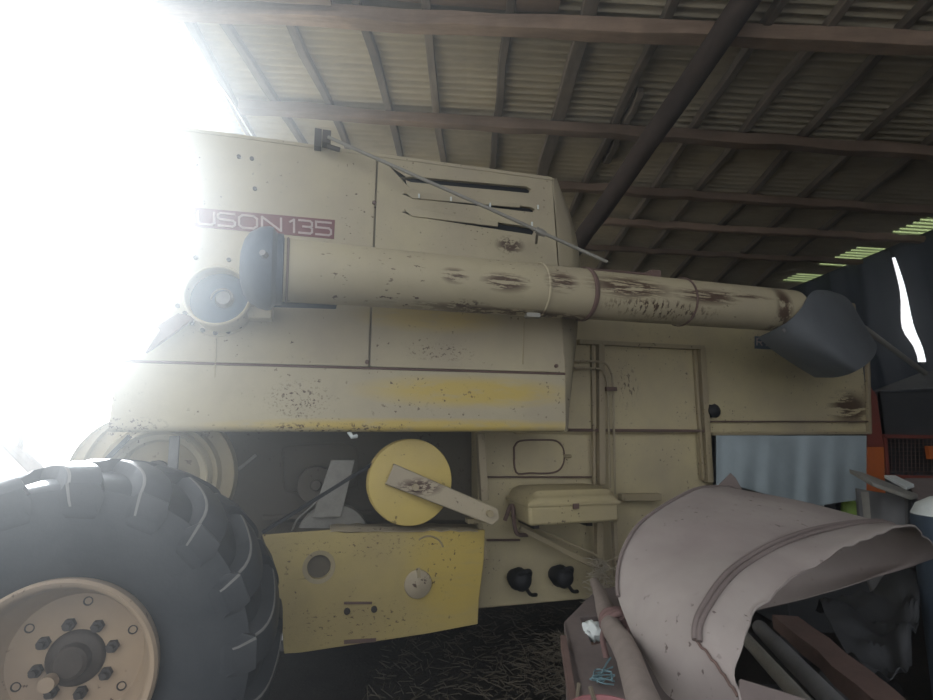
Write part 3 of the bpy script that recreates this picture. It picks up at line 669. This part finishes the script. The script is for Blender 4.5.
# belt pulleys half hidden behind the tyre
for (x, y, d, r, m1) in ((160,478,3.3,.385,'trim'),(140,478,3.75,.40,'trim')):
    q = L(x, y, d)
    mb = MB(); mb.lathe([(.03,.05),(.07,.05),(.08,.0),(.2,-.01),(.22,.03),(r*.70,.03),(r*.78,.045),(r*.82,.0),(r*.98,-.01),(r*1.0,.02),(r*1.02,-.06)], q, (0,-1,0), 64); w_ = B(mb, 'drive_pulley', m1)
    mb = MB(); mb.lathe([(.21,.032),(r*.62,.035),(r*.66,.07),(r*.70,.05),(r*.71,.03)], q, (0,-1,0), 64); B(mb, 'pulley_rim', 'tank', w_)
    if x == 160:
        mb = MB(); mb.disc(q+Vector((0,-.06,.03)), (0,-1,0), .07, .04, 20); B(mb, 'pulley_hub', 'nut', w_)
strip([(175,436),(172,480)], .05, .02, 'upright', 'steel', 3.2)
mb = MB(); mb.bar(L(103,463,3.2), L(130,436,3.2), .03, .02); B(mb, 'drive_belt', 'black')
mb = MB(); mb.tube([L(118,438,3.9), L(470,438,3.9)], .1, 16); B(mb, 'cross_tube', 'under')
# feeder housing and axle tube behind the wheel
mb = MB(); mb.tube([L(70,660,2.5), L(70,660,2.5)+Vector((0,2.2,0))], .14, 24); B(mb, 'axle', 'under')

# front wheel
wc = L(54,670,2.2); wc.z = .73
RW = .715; HWD = .25; cw = wc + Vector((0, HWD-.02, 0))
def rad(wv):                     # carcass radius across the width wv in -1..1
    a = abs(wv); return .664 - .03*a*a - .05*a**6
prof = []
for i in range(25):
    wv = -1 + 2*i/24; prof.append((rad(wv), -wv*HWD*.93))
side = [(.60,1.0),(.55,1.03),(.47,1.02),(.40,.95),(.335,.86),(.31,.72)]
prof = [(r, h*HWD) for r, h in reversed(side)] + [(.62,.985*HWD)] + prof + [(.62,-.985*HWD)] + [(r, -h*HWD) for r, h in side]
mb = MB(); mb.lathe(prof, cw, (0,-1,0), 120)
NL = 17; DUSTY_HIGHLIGHT = []
for sd_ in (-1, 1):
    for k in range(NL):
        th0 = 2*PI*(k + (.5 if sd_ > 0 else 0))/NL + math.radians(2.5)
        secs = []
        n = 13
        for i in range(n):
            f = i/(n-1); wv = -.04 + 1.02*f
            ang = th0 + math.radians(17)*(1-f)**1.25 
            hw_ = math.radians(4.0 + 1.6*f)
            if f < .93: r = rad(min(wv,1)); h = .05 if f > .02 else .035; y = -sd_*0
            else: r = rad(wv)-.0; h = .05
            yy = sd_*wv*HWD*.95
            secs.append((ang, hw_, r-.01, r+h, yy))
        secs.append((th0-.005, math.radians(5.6), .60, .645, sd_*HWD*1.02)); secs.append((th0-.02, math.radians(4.8), .545, .585, sd_*HWD*1.065)); secs.append((th0-.022, math.radians(3.6), .52, .535, sd_*HWD*1.02))
        vs = []; fs = []; f0 = len(mb.f)
        for (ang, hw_, r0_, r1_, yy) in secs:
            for (aa, rr) in ((ang-hw_*1.25, r0_), (ang-hw_*.85, r1_), (ang+hw_*.72, r1_), (ang+hw_*.88, r1_-.004), (ang+hw_*1.25, r0_)):
                vs.append(cw + Vector((math.cos(aa)*rr, yy, math.sin(aa)*rr)))
        m_ = len(secs)
        for i in range(m_-1):
            for j in range(5):
                if j == 2: DUSTY_HIGHLIGHT.append(len(mb.f) + len(fs))
                fs.append((i*5+j, i*5+(j+1)%5, i*5+5+(j+1)%5, i*5+5+j))
        fs += [(0,1,2,3,4), tuple((m_-1)*5+q for q in (4,3,2,1,0))]
        mb.add(vs, fs)
wheel = B(mb, 'front_wheel', 'tyre', smooth=42)
tag(wheel, 'big ribbed black tractor tyre')
wheel.data.materials.append(plain('dusty_highlight_rubber', (0.20,0.195,0.185), .7, .6, 9))  # dusty lug edge, with its bright highlight painted into the colour
for q in DUSTY_HIGHLIGHT: wheel.data.polygons[q].material_index = 1
rc = wc
rr_ = .318
mb = MB(); mb.lathe([(.0005,.17),(.10,.17),(.222,.17),(.238,.15),(.247,.11),(.270,.09),(.278,.05),(.285,.0),(.297,-.018),(.310,-.022),(.319,-.012),(.319,.01),(.307,.02),(.307,.12)], rc + Vector((0,.0,0)), (0,1,0), 96); rim = B(mb, 'rim', 'rim', wheel, smooth=40)
mb = MB(); mb.lathe([(.0005,.105),(.045,.105),(.056,.115),(.060,.145),(.085,.15),(.095,.16),(.097,.17)], rc, (0,1,0), 48); B(mb, 'hub', 'grease', wheel)
mb = MB(); mb.disc(rc+Vector((-.045,.10,-.045)), (0,-1,0), .026, .035, 20); B(mb, 'hub_cap', 'rim', wheel)
for k in range(8):
    a_ = 2*PI*k/8 + .25
    q = rc + Vector((math.cos(a_)*.122, .17, math.sin(a_)*.122))
    mb = MB(); mb.disc(q, (0,-1,0), .022, .02, 6); mb.disc(q, (0,-1,0), .012, .04, 10); B(mb, 'wheel_nut', 'nut', wheel)
for k in range(6):
    a_ = 2*PI*k/6 + .42
    mb = MB(); mb.lathe([(.001,-.004),(.012,-.002),(.015,.003),(.017,0)], rc + Vector((math.cos(a_)*.195, .168, math.sin(a_)*.195)), (0,-1,0), 14); B(mb, 'rim_hole', 'nut', wheel)

sun_block = sh.copy(); C.objects.link(sun_block); sun_block.location = (-.5, 1.95, -.08)  # unseen copy of the shield, added to keep sun off the ground
# the far front wheel, the same on the other side
fw = wheel.copy(); C.objects.link(fw); fw.location = (0, 2.1, 0)
for ch in list(wheel.children):
    c_ = ch.copy(); C.objects.link(c_); c_.parent = fw
# ---------------------------------------------------------------- things around
def world_obj(mb, name, mat, label, cat, group=None, **k):
    return tag(mb.build(name, M[mat], **k), label, cat, group)
def LW(px, py, d): l = L(px, py, d); return ROOT + U*l.x + N*l.y + Vector((0,0,l.z))
# grey cloth hung along the rear of the harvester
rows = []
for i in range(13):
    f = i/12; row = []
    for k in range(61):
        g_ = k/60; bot = [500,487,494,508,506,502,499][min(6,int(g_*6))]*(1-(g_*6)%1) + [500,487,494,508,506,502,499][min(6,int(g_*6)+1)]*((g_*6)%1)
        x = 716 + (866-716)*g_; y = 435.5 + (bot-435.5)*f
        fold = (.006+.02*f)*(math.sin(g_*17+math.sin(g_*11)*2+f*.8) + .45*math.sin(g_*43+2+f) + .4*noise.noise(Vector((g_*6,f*2,0)))) 
        row.append(LW(x, y, 3.44 + fold))
    rows.append(row)
mb = MB(); mb.grid(rows); world_obj(mb, 'hanging_cloth', 'cloth', 'blue-grey cloth hanging in folds from the rear of the harvester', 'cloth', smooth=80, solid=.004)
# green bags and a stick under the cloth
qa, qb = W(770,522,4.5), W(870,522,4.5); CRZ = qa.z - .02
mb = MB(); mb.box((qa.x,4.35,0.0),(qb.x,5.0,CRZ)); world_obj(mb, 'dark_crate', 'darkiron', 'dark box carrying the two green sacks behind the hood', 'crate', bevel=.01)
def sack(px, py, Y, sx, sz, name, mat, label, cat):
    c = W(px, py, Y); mb = MB(); z0 = CRZ; rows = []
    for i in range(9):
        f = i/8; z = z0 + (c.z + sz/2 - z0)*f; r = sx*(.9 + .12*math.sin(f*PI))*(1 if f < .85 else .75 if f < 1 else .3)
        rows.append([Vector((c.x + math.cos(a)*r*(1+.06*math.sin(a*5+f*4)), c.y + math.sin(a)*r*.7, z)) for a in [2*PI*k/24 for k in range(25)]])
    mb.grid(rows); return world_obj(mb, name, mat, label, cat, smooth=60)
sack(797,505,4.6,.11,.2,'sack','green','bright green sack with a red corner under the cloth','sack')
sack(850,510,4.7,.07,.2,'sack','green','green sack to the right of the other, under the cloth end','sack')
mb = MB(); c_ = W(803,500,4.45); mb.prism([c_+Vector((-.05,0,0)), c_+Vector((.05,0,.01)), c_+Vector((.045,0,-.06))], Vector((0,.02,0))); world_obj(mb, 'red_scrap', 'redplastic', 'small red scrap on top of the green sack', 'scrap')
mb = MB(); a = W(822,500,4.5); mb.tube([(a.x,a.y,1.2),(a.x,a.y,CRZ)], .01, 8); world_obj(mb, 'thin_stick', 'white', 'thin pale stick standing upright between the two green sacks', 'stick')

# black machine with mesh front at the right edge
mc = W(905,440,4.95)
MC = empty('black_machine', (mc.x, mc.y, 0), 0, 'black box machine with sloped grey roof and wire mesh front at right edge', 'machine')
def ML(px, py, Y): p = W(px, py, Y); return p - Vector((mc.x, mc.y, 0))
p = ML(876,392,4.9); q = ML(960,437,4.9)
mb = MB(); mb.box((p.x,p.y,q.z),(q.x+.5,p.y+.8,p.z)); mb.build('cabinet', M['darkiron'], MC, bevel=.01)
mb = MB(); mb.grid([[ML(872,392,4.85), ML(1010,384,4.85)], [ML(922,373,5.4), ML(1000,364,5.4)]]); mb.build('roof_plate', M['greyplate'], MC, solid=.01)
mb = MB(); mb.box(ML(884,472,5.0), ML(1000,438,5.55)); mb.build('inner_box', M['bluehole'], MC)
fr_ = MB(); 
for a, b in (((883,436),(1000,438)),((882,476),(1000,480)),((884,436),(887,476))): fr_.bar(ML(*a,4.87), ML(*b,4.87), .03, .03, up=(0,1,0))
fr_.build('mesh_frame', M['red'], MC)
ms = MB()
for k in range(28): ms.bar(ML(887+k*4.0,438,4.89), ML(888+k*4.0,477,4.89), .004, .004)
for k in range(10): ms.bar(ML(886,439+k*4.0,4.89), ML(1000,440+k*4.1,4.89), .004, .004, up=(0,1,0))
ms.build('wire_mesh', M['rust'], MC)
mb = MB(); mb.box(ML(930,459,4.80), ML(945,446,4.84)); mb.build('orange_tag', M['orange'], MC)
a = ML(876,392,4.9)
for (dx, dy) in ((0,0),(.8,0),(.8,.7),(0,.7)):
    mb = MB(); mb.box((a.x-.02+dx,a.y+dy,0),(a.x+.04+dx,a.y+.05+dy,a.z)); mb.build('leg', M['darkiron'], MC)
mb = MB(); z1 = W(868,415,4.8); z2 = W(872,445,4.8)
mb.prism([W(867,447,4.8), W(884,447,4.8), W(888,560,4.8), W(866,560,4.8)], Vector((0,.04,0))); post = world_obj(mb, 'orange_post', 'orange', 'orange and dark red upright post beside the cloth', 'post', bevel=.004)
mb = MB(); mb.prism([W(868,382,4.8), W(877,396,4.8), W(884,447,4.8), W(867,447,4.8)], Vector((0,.04,0))); mb.build('upper_plate', M['red'], post, bevel=.004)
# boards and grey panels heaped in front of the machine
def slab(pix, name, mat, label, cat, th=(0,.02,-.02), **k):
    mb = MB(); mb.prism([W(*p) for p in pix], Vector(th)); return world_obj(mb, name, mat, label, cat, bevel=.003, **k)
slab([(849,469,3.3),(862,472,3.3),(918,494,3.15),(910,496,3.1),(872,482,3.1)], 'board', 'galv', 'pale pointed board on top of the grey scrap pile', 'board', (0,.0,-.025))
slab([(884,475,3.5),(895,475,3.6),(914,484,3.4),(906,487,3.3)], 'board', 'white', 'short whitish board lying behind the pointed board', 'board', (0,.0,-.02))
slab([(858,489,3.4),(905,497,3.2),(908,498,3.15),(908,600,3.1),(875,600,3.1),(862,560,3.3)], 'scrap_sheet', 'greyplate', 'dark grey sheet panel leaning below the pale boards', 'panel', (.02,.05,0))
slab([(862,492,3.28),(869,492,3.26),(872,530,3.2),(866,530,3.24)], 'metal_strip', 'galv', 'light metal strip upright on the grey panel edge', 'strip', (0,.01,0))
slab([(905,478,3.7),(955,478,3.7),(955,510,3.4),(915,496,3.4)], 'flat_sheet', 'mauve', 'brownish flat sheet behind the boards at right edge', 'sheet', (0,0,-.02))
# white and blue barrel shape at right edge
c_ = W(952,515,2.75); mb = MB(); mb.lathe([(.001,.24),(.08,.235),(.14,.20),(.165,.15)], c_-Vector((0,0,.15)), (0,0,1), 32); mb2 = mb
dr2 = world_obj(mb, 'plastic_drum', 'white', 'pale plastic drum with dark blue lower body at right edge', 'drum')
mb = MB(); mb.lathe([(.165,.15),(.17,.12),(.17,-(c_.z-.15)),(.001,-(c_.z-.15))], c_-Vector((0,0,.15)), (0,0,1), 32); tag(mb.build('drum_body', M['collar'], dr2), 'dark blue drum body')

# curved sheet-metal hood lying in the foreground
def rowW(l): return [W(*p) for p in l]
rows = [rowW([(650,668,1.62),(628,625,1.70),(616,585,1.80),(622,548,1.92),(648,514,2.10),(700,487,2.40),(735,497,2.70),(720,560,2.95),(690,620,3.0)]),
        rowW([(672,700,1.48),(655,640,1.56),(652,590,1.66),(672,552,1.80),(712,517,1.98),(770,500,2.27),(805,508,2.55),(790,565,2.8),(750,612,2.85)]),
        rowW([(728,712,1.32),(697,640,1.42),(709,600,1.50),(742,563,1.65),(794,536,1.84),(858,522,2.10),(890,528,2.36),(870,566,2.55),(830,592,2.6)]),
        rowW([(745,715,1.25),(737,668,1.32),(751,622,1.42),(790,581,1.57),(846,546,1.75),(903,525,1.98),(925,536,2.15),(937,552,2.25),(925,560,2.35)])]
G = patch(rows, 10, 8)
for i, r in enumerate(G):
    for k, p in enumerate(r): r[k] = p + Vector((0,0,.006*noise.noise(p*4)))
rim_ = G[-1]
for k in range(len(rim_)): rim_[k] = rim_[k] + Vector((.016*noise.noise(rim_[k]*14),0,.018*noise.noise(rim_[k]*11+Vector((3,1,2)))))
mb = MB(); mb.grid(G); hood = world_obj(mb, 'curved_hood', 'hood', 'large dusty curved sheet metal hood lying open in the right foreground', 'metal hood', smooth=80, solid=.005)
def ribbon(row, up, rad_, name, mat):
    mb = MB(); mb.tube([p + up for p in row], rad_, 8); return mb.build(name, M[mat], hood, smooth=60)
cent = sum((p for p in G[20]), Vector())/len(G[20])
def outw(p): v_ = p - cent; v_.normalize(); return v_*.008
for off, rr2 in ((0, .009), (1, .007)):
    row = [G[20+off][k] + outw(G[20+off][k]) for k in range(8, 52)]
    mb = MB(); mb.tube(row, rr2, 8); mb.build('seam_bead', M['mauve'], hood, smooth=60)
row = [G[20+i][round(8-5*i/9)] + outw(G[20+i][round(8-5*i/9)])*.6 for i in range(10)]; mb = MB(); mb.tube(row, .0035, 8); mb.build('seam_line', M['rust'], hood, smooth=60)
row = [G[1][k] + outw(G[1][k]) for k in range(14, 50)]; mb = MB(); mb.tube(row, .006, 8); mb.build('seam_bead', M['mauve'], hood, smooth=60)
for (x, y, Y) in ((765,540,1.72),(689,645,1.40),(693,652,1.39),(726,695,1.30),(641,640,1.60),(643,655,1.6)):
    pass
# little torn flap standing behind the hood
slab([(717,487,3.0),(731,473,3.0),(736,478,3.0),(746,496,3.0)], 'torn_flap', 'mauve', 'small dark triangular metal flap behind the hood', 'flap', (0,.01,0))
# mauve steel frame with a hole, beneath the pole
slab([(563,622,1.75),(590,596,1.95),(606,566,2.2),(622,560,2.25),(660,640,1.8),(700,720,1.35),(585,720,1.25),(575,660,1.5)], 'steel_platform', 'mauve', 'dusty mauve steel platform at the left of the hood', 'platform', (0,0,-.02)) if False else None
def plane3(px, py):        # point on the sloping top of the platform
    z0 = .62; r = ray(px, py); nn = Vector((0.0, -.10, 1)); k = (z0 - CAMZ - .10*0) / (r.dot(nn)); return Vector((0,0,CAMZ)) + r*k
outl = [(564,622),(590,596),(598,589),(620,586),(660,620),(710,712),(585,716),(572,660)]
hole = [(580,617),(603,615),(612,640),(592,645)]
mb = MB(); mb.prism([plane3(*p) for p in outl], Vector((0,0,-.02)), holes=[[plane3(*p) for p in hole]])
plat = world_obj(mb, 'steel_platform', 'mauve', 'dusty mauve steel platform left of the curved hood', 'platform', bevel=.002)
mb = MB(); mb.prism([plane3(564,623), plane3(567,621), plane3(588,716), plane3(580,718)], Vector((0,0,-.30))); mb.build('side_flange', M['mauve'], plat)
mb = MB()
for p in ((572,640),(596,600),(600,690),(690,690)):
    q = plane3(*p); mb.box((q.x-.02,q.y-.02,0),(q.x+.02,q.y+.02,q.z-.015))
mb.build('leg_frame', M['rust'], plat)
mb = MB(); mb.bar(plane3(566,641)+Vector((-.01,0,.0)), plane3(578,712)+Vector((-.01,0,.0)), .02, .04); mb.build('edge_bar', M['rust'], plat)
# crumpled white bag in the hole
c_ = plane3(594,631) + Vector((0,0,.0)); mb = MB(); rows = []
for i in range(12):
    th = PI*i/11
    row = []
    for k in range(21):
        ph = 2*PI*k/20; d_ = Vector((math.sin(th)*math.cos(ph), math.sin(th)*math.sin(ph), math.cos(th))); d3 = Vector((math.sin(th)*math.cos(ph%(2*PI-1e-6)), math.sin(th)*math.sin(ph), math.cos(th)))
        r_ = 1 + .45*noise.noise(d3*2.5) + .2*noise.noise(d3*7)
        row.append(c_ + Vector((d_.x*.040*r_, d_.y*.052*r_, d_.z*.03*r_)))
    rows.append(row)
mb.grid(rows); world_obj(mb, 'plastic_bag', 'white', 'crumpled white plastic bag in the platform hole', 'bag', smooth=50)
# pole with cloth knot
pa, pb = W(597,583,2.35), W(666,735,1.18)
mb = MB(); pts = [pa.lerp(pb, i/12) + Vector((-.012+.006*math.sin(i), 0, .004*math.cos(i*1.7))) for i in range(13)]
mb.tube(pts, [.018,.024,.028,.031,.033,.034,.035,.036,.036,.037,.038,.038,.038], 16); world_obj(mb, 'wooden_pole', 'pole', 'dusty round pole lying on the platform beside the hood', 'pole')
pk = pa.lerp(pb, .42); ax_ = (pb-pa).normalized(); e1 = ax_.orthogonal().normalized(); e2 = ax_.cross(e1)
path = []
for i in range(60):
    a_ = i/60*2*PI*3; path.append(pk + ax_*(.012*(i/20-1.5)+.01*math.sin(a_*.5)) + (e1*math.cos(a_)+e2*math.sin(a_))*(.041+.004*math.sin(i*.9)))
mb = MB(); mb.tube(path, .010, 8)
kn = pk + Vector((.03,-.03,.03)); mb.tube(spline([pk+Vector((-.035,-.015,0)), pk+Vector((-.0,-.04,.04)), kn, kn+Vector((.02,0,-.015)), kn+Vector((0,.01,-.03)), kn+Vector((-.02,-.01,-.0))], 5), .011, 8)
mb.tube(spline([pk+Vector((-.035,-.02,0)), pk+Vector((-.05,-.03,-.04)), pk+Vector((-.045,-.05,-.09))], 4), [.010]*9, 8)
world_obj(mb, 'rope_tie', 'rope', 'pinkish rag rope knotted round the pole', 'rope', smooth=60)
# pale blue string
mb = MB(); c_ = plane3(600,683) + Vector((0,0,.01))
for j in range(7):
    st = [c_ + Vector((random.uniform(-.04,.05), random.uniform(-.05,.05), random.uniform(0,.02))) for _ in range(5)]; mb.tube(spline(st, 5), .0022, 5)
mb.tube(spline([c_, plane3(606,668)+Vector((0,0,.01)), plane3(611,664)+Vector((0,0,.02))], 5), .003, 5)
world_obj(mb, 'blue_string', 'blue', 'tangled pale blue string on the mauve platform', 'string')
# pink basin at the bottom edge
c_ = W(606,714,1.05); rb = (W(645,714,1.05)-W(567,714,1.05)).length/2
mb = MB(); mb.lathe([(rb*.7,-.10),(rb*.92,-.01),(rb*.97,0),(rb*1.03,.0),(rb*1.04,-.008),(rb*.98,-.012),(rb*.76,-.108),(.001,-.108),(.001,-.10),(rb*.7,-.10)], c_, (0,0,1), 64)
world_obj(mb, 'plastic_basin', 'pink', 'pink plastic basin rim at the bottom edge', 'basin')
mb = MB(); mb.tube([c_+Vector((-.05,.04,-.03)), c_+Vector((-.03,.09,.012))], .004, 6); mb.tube([c_+Vector((0,.04,-.03)), c_+Vector((-.01,.08,.01))], .005, 6)
world_obj(mb, 'cut_stalks', 'bone', 'short pale stalks standing in the pink basin', 'stalks')
# crate that carries the basin (below the frame)
mb = MB(); mb.box((c_.x-.15,c_.y-.12,.0),(c_.x+.15,c_.y+.12,c_.z-.11)); world_obj(mb, 'wooden_crate', 'pole', 'wooden crate under the pink basin', 'crate')

# long pipes and boards under the hood
def rod_(a, b, r, name, mat, label, cat, sq=False):
    mb = MB()
    if sq: mb.bar(a, b, r*2, r*1.2, n=6, wob=.002)
    else: mb.tube([a, a.lerp(b,.5), b], r, 14)
    return world_obj(mb, name, mat, label, cat)
rod_(W(738,630,2.2), W(815,715,1.45), .022, 'metal_pipe', 'galv', 'light grey pipe under the hood, nearest the torn corner', 'pipe')
rod_(W(760,628,2.3), W(850,720,1.5), .03, 'metal_pipe', 'greyplate', 'dark grey pipe under the hood beside the light one', 'pipe')
rod_(W(786,622,2.5), W(905,722,1.6), .05, 'timber_plank', 'rust', 'wide brown plank under the hood, rightmost of the long pieces', 'plank', True)
slab([(740,678,1.30),(780,690,1.29),(822,704,1.28),(800,730,1.22),(738,725,1.24)], 'bent_plate', 'mauve', 'bent mauve plate at the foot of the hood opening', 'plate', (0,.01,-.01))
rows = patch([rowW([(815,606,2.9),(860,590,3.0),(900,574,3.1),(925,570,3.1)]), rowW([(840,640,2.5),(880,622,2.7),(900,612,2.6),(918,610,2.7)]), rowW([(870,680,2.2),(888,668,2.3),(900,660,2.3),(910,655,2.4)])], 12, 10)
rows = [[p + Vector((0,0,.12*noise.noise(p*4) + .05*noise.noise(p*11))) for p in r_] for r_ in rows]
mb = MB(); mb.grid(rows); world_obj(mb, 'dark_sheet', 'darkiron', 'dark crumpled sheet under the hood at right', 'sheet', smooth=30, solid=.004)
for i, (x, y, Y, r_) in enumerate(((775,612,3.1,.15),(850,600,3.3,.17),(900,640,2.3,.12),(800,590,3.9,.14))):
    c_ = W(x, y, Y); c_.z = r_*.5; mb = MB(); rows = []
    for a_ in range(9):
        th = PI*a_/8
        rows.append([c_ + Vector((math.sin(th)*math.cos(k*PI/9)*r_*1.3, math.sin(th)*math.sin(k*PI/9)*r_, math.cos(th)*r_*.6))*1 + Vector((0,0,.03*noise.noise(Vector((math.cos(k*PI/9)*2, math.sin(k*PI/9)*2, a_*.6+i))))) for k in range(19)])
    mb.grid(rows); world_obj(mb, 'scrap_lump', 'darkiron', ['dark lump of scrap deep under the hood','dark lump of scrap behind the others under the hood','dark lump of scrap at right under the hood','dark lump of scrap between its neighbours at right under the hood'][i], 'scrap', smooth=60)

# pole and twig outside on the left, and trampled ground litter
mb = MB(); mb.tube([W(-20,425,4.0), W(10,445,4.0), W(34,468,4.0), W(60,500,4.0)], [.045,.045,.05,.05], 10); mb.tube([W(22,462,4.0), W(20,430,4.0), W(21,405,4.0)], [.02,.015,.008], 8)
world_obj(mb, 'dry_branch', 'pole', 'forked dry branch leaning outside behind the tyre', 'branch')
mb = MB()
for i in range(2600):
    if i < 1500:
        x = random.uniform(-.6, 1.4); y = random.uniform(2.6, 4.9); z = .02
    else:
        x = random.gauss(.75, .28); y = random.gauss(3.5, .3); z = random.uniform(.02, .28)*math.exp(-((x-.8)**2+(y-3.5)**2)*3)
    a_ = random.uniform(0, 2*PI); l_ = random.uniform(.03,.12); v_ = Vector((math.cos(a_), math.sin(a_), random.uniform(-.3,.4)))*l_
    p = Vector((x, y, z)); sd2 = Vector((-math.sin(a_), math.cos(a_), 0))*.003
    mb.add([p-sd2, p+sd2, p+v_+sd2, p+v_-sd2, p+Vector((0,0,.003)), p+v_+Vector((0,0,.003))], [(0,1,2,3),(0,4,5,3),(1,4,5,2)])
o = mb.build('straw_litter', M['bone'], smooth=0); tag(o, 'loose dry straw on the ground under the harvester', 'straw', kind='stuff')

mb = MB(); c_ = LW(601,562,3.28)
for i in range(900):
    h_ = random.random()**1.6; rr2 = .17*(1-h_)+.03; a_ = random.uniform(0,2*PI); q_ = random.random()**.5
    p = Vector((c_.x + math.cos(a_)*rr2*q_, c_.y + math.sin(a_)*rr2*q_*.6, c_.z*h_*1.02)); a_ = random.uniform(0,2*PI); l_ = random.uniform(.03,.10)
    v_ = Vector((math.cos(a_), math.sin(a_), random.uniform(-.5,.5)))*l_; sd2 = Vector((-math.sin(a_), math.cos(a_), 0))*.003
    mb.add([p-sd2, p+sd2, p+v_+sd2, p+v_-sd2, p+Vector((0,0,.003)), p+v_+Vector((0,0,.003))], [(0,1,2,3),(0,4,5,3),(1,4,5,2)])
M['straw2'] = plain('pale_straw', (0.42,0.37,0.29), .85, .6, 9)
o = mb.build('straw_heap', M['straw2'], smooth=0); tag(o, 'small heap of pale straw against the harvester behind the pole', 'straw', kind='stuff')

# scattering air volume, added to make the glare round the low sun
m = bpy.data.materials.new('glare_air'); m.use_nodes = True; t = m.node_tree; t.nodes.remove(t.nodes['Principled BSDF'])
vs = nd(t, 'ShaderNodeVolumeScatter'); vs.inputs['Density'].default_value = .035; vs.inputs['Anisotropy'].default_value = .885; vs.inputs['Color'].default_value = (.93,.97,1,1)
t.links.new(vs.outputs[0], t.nodes['Material Output'].inputs['Volume'])
mb = MB(); mb.box((-9,-1.5,-.3),(8,10,7)); o = mb.build('glare_haze', m, smooth=0); tag(o, 'thin haze volume added for the glare round the low sun', 'dust', kind='stuff')
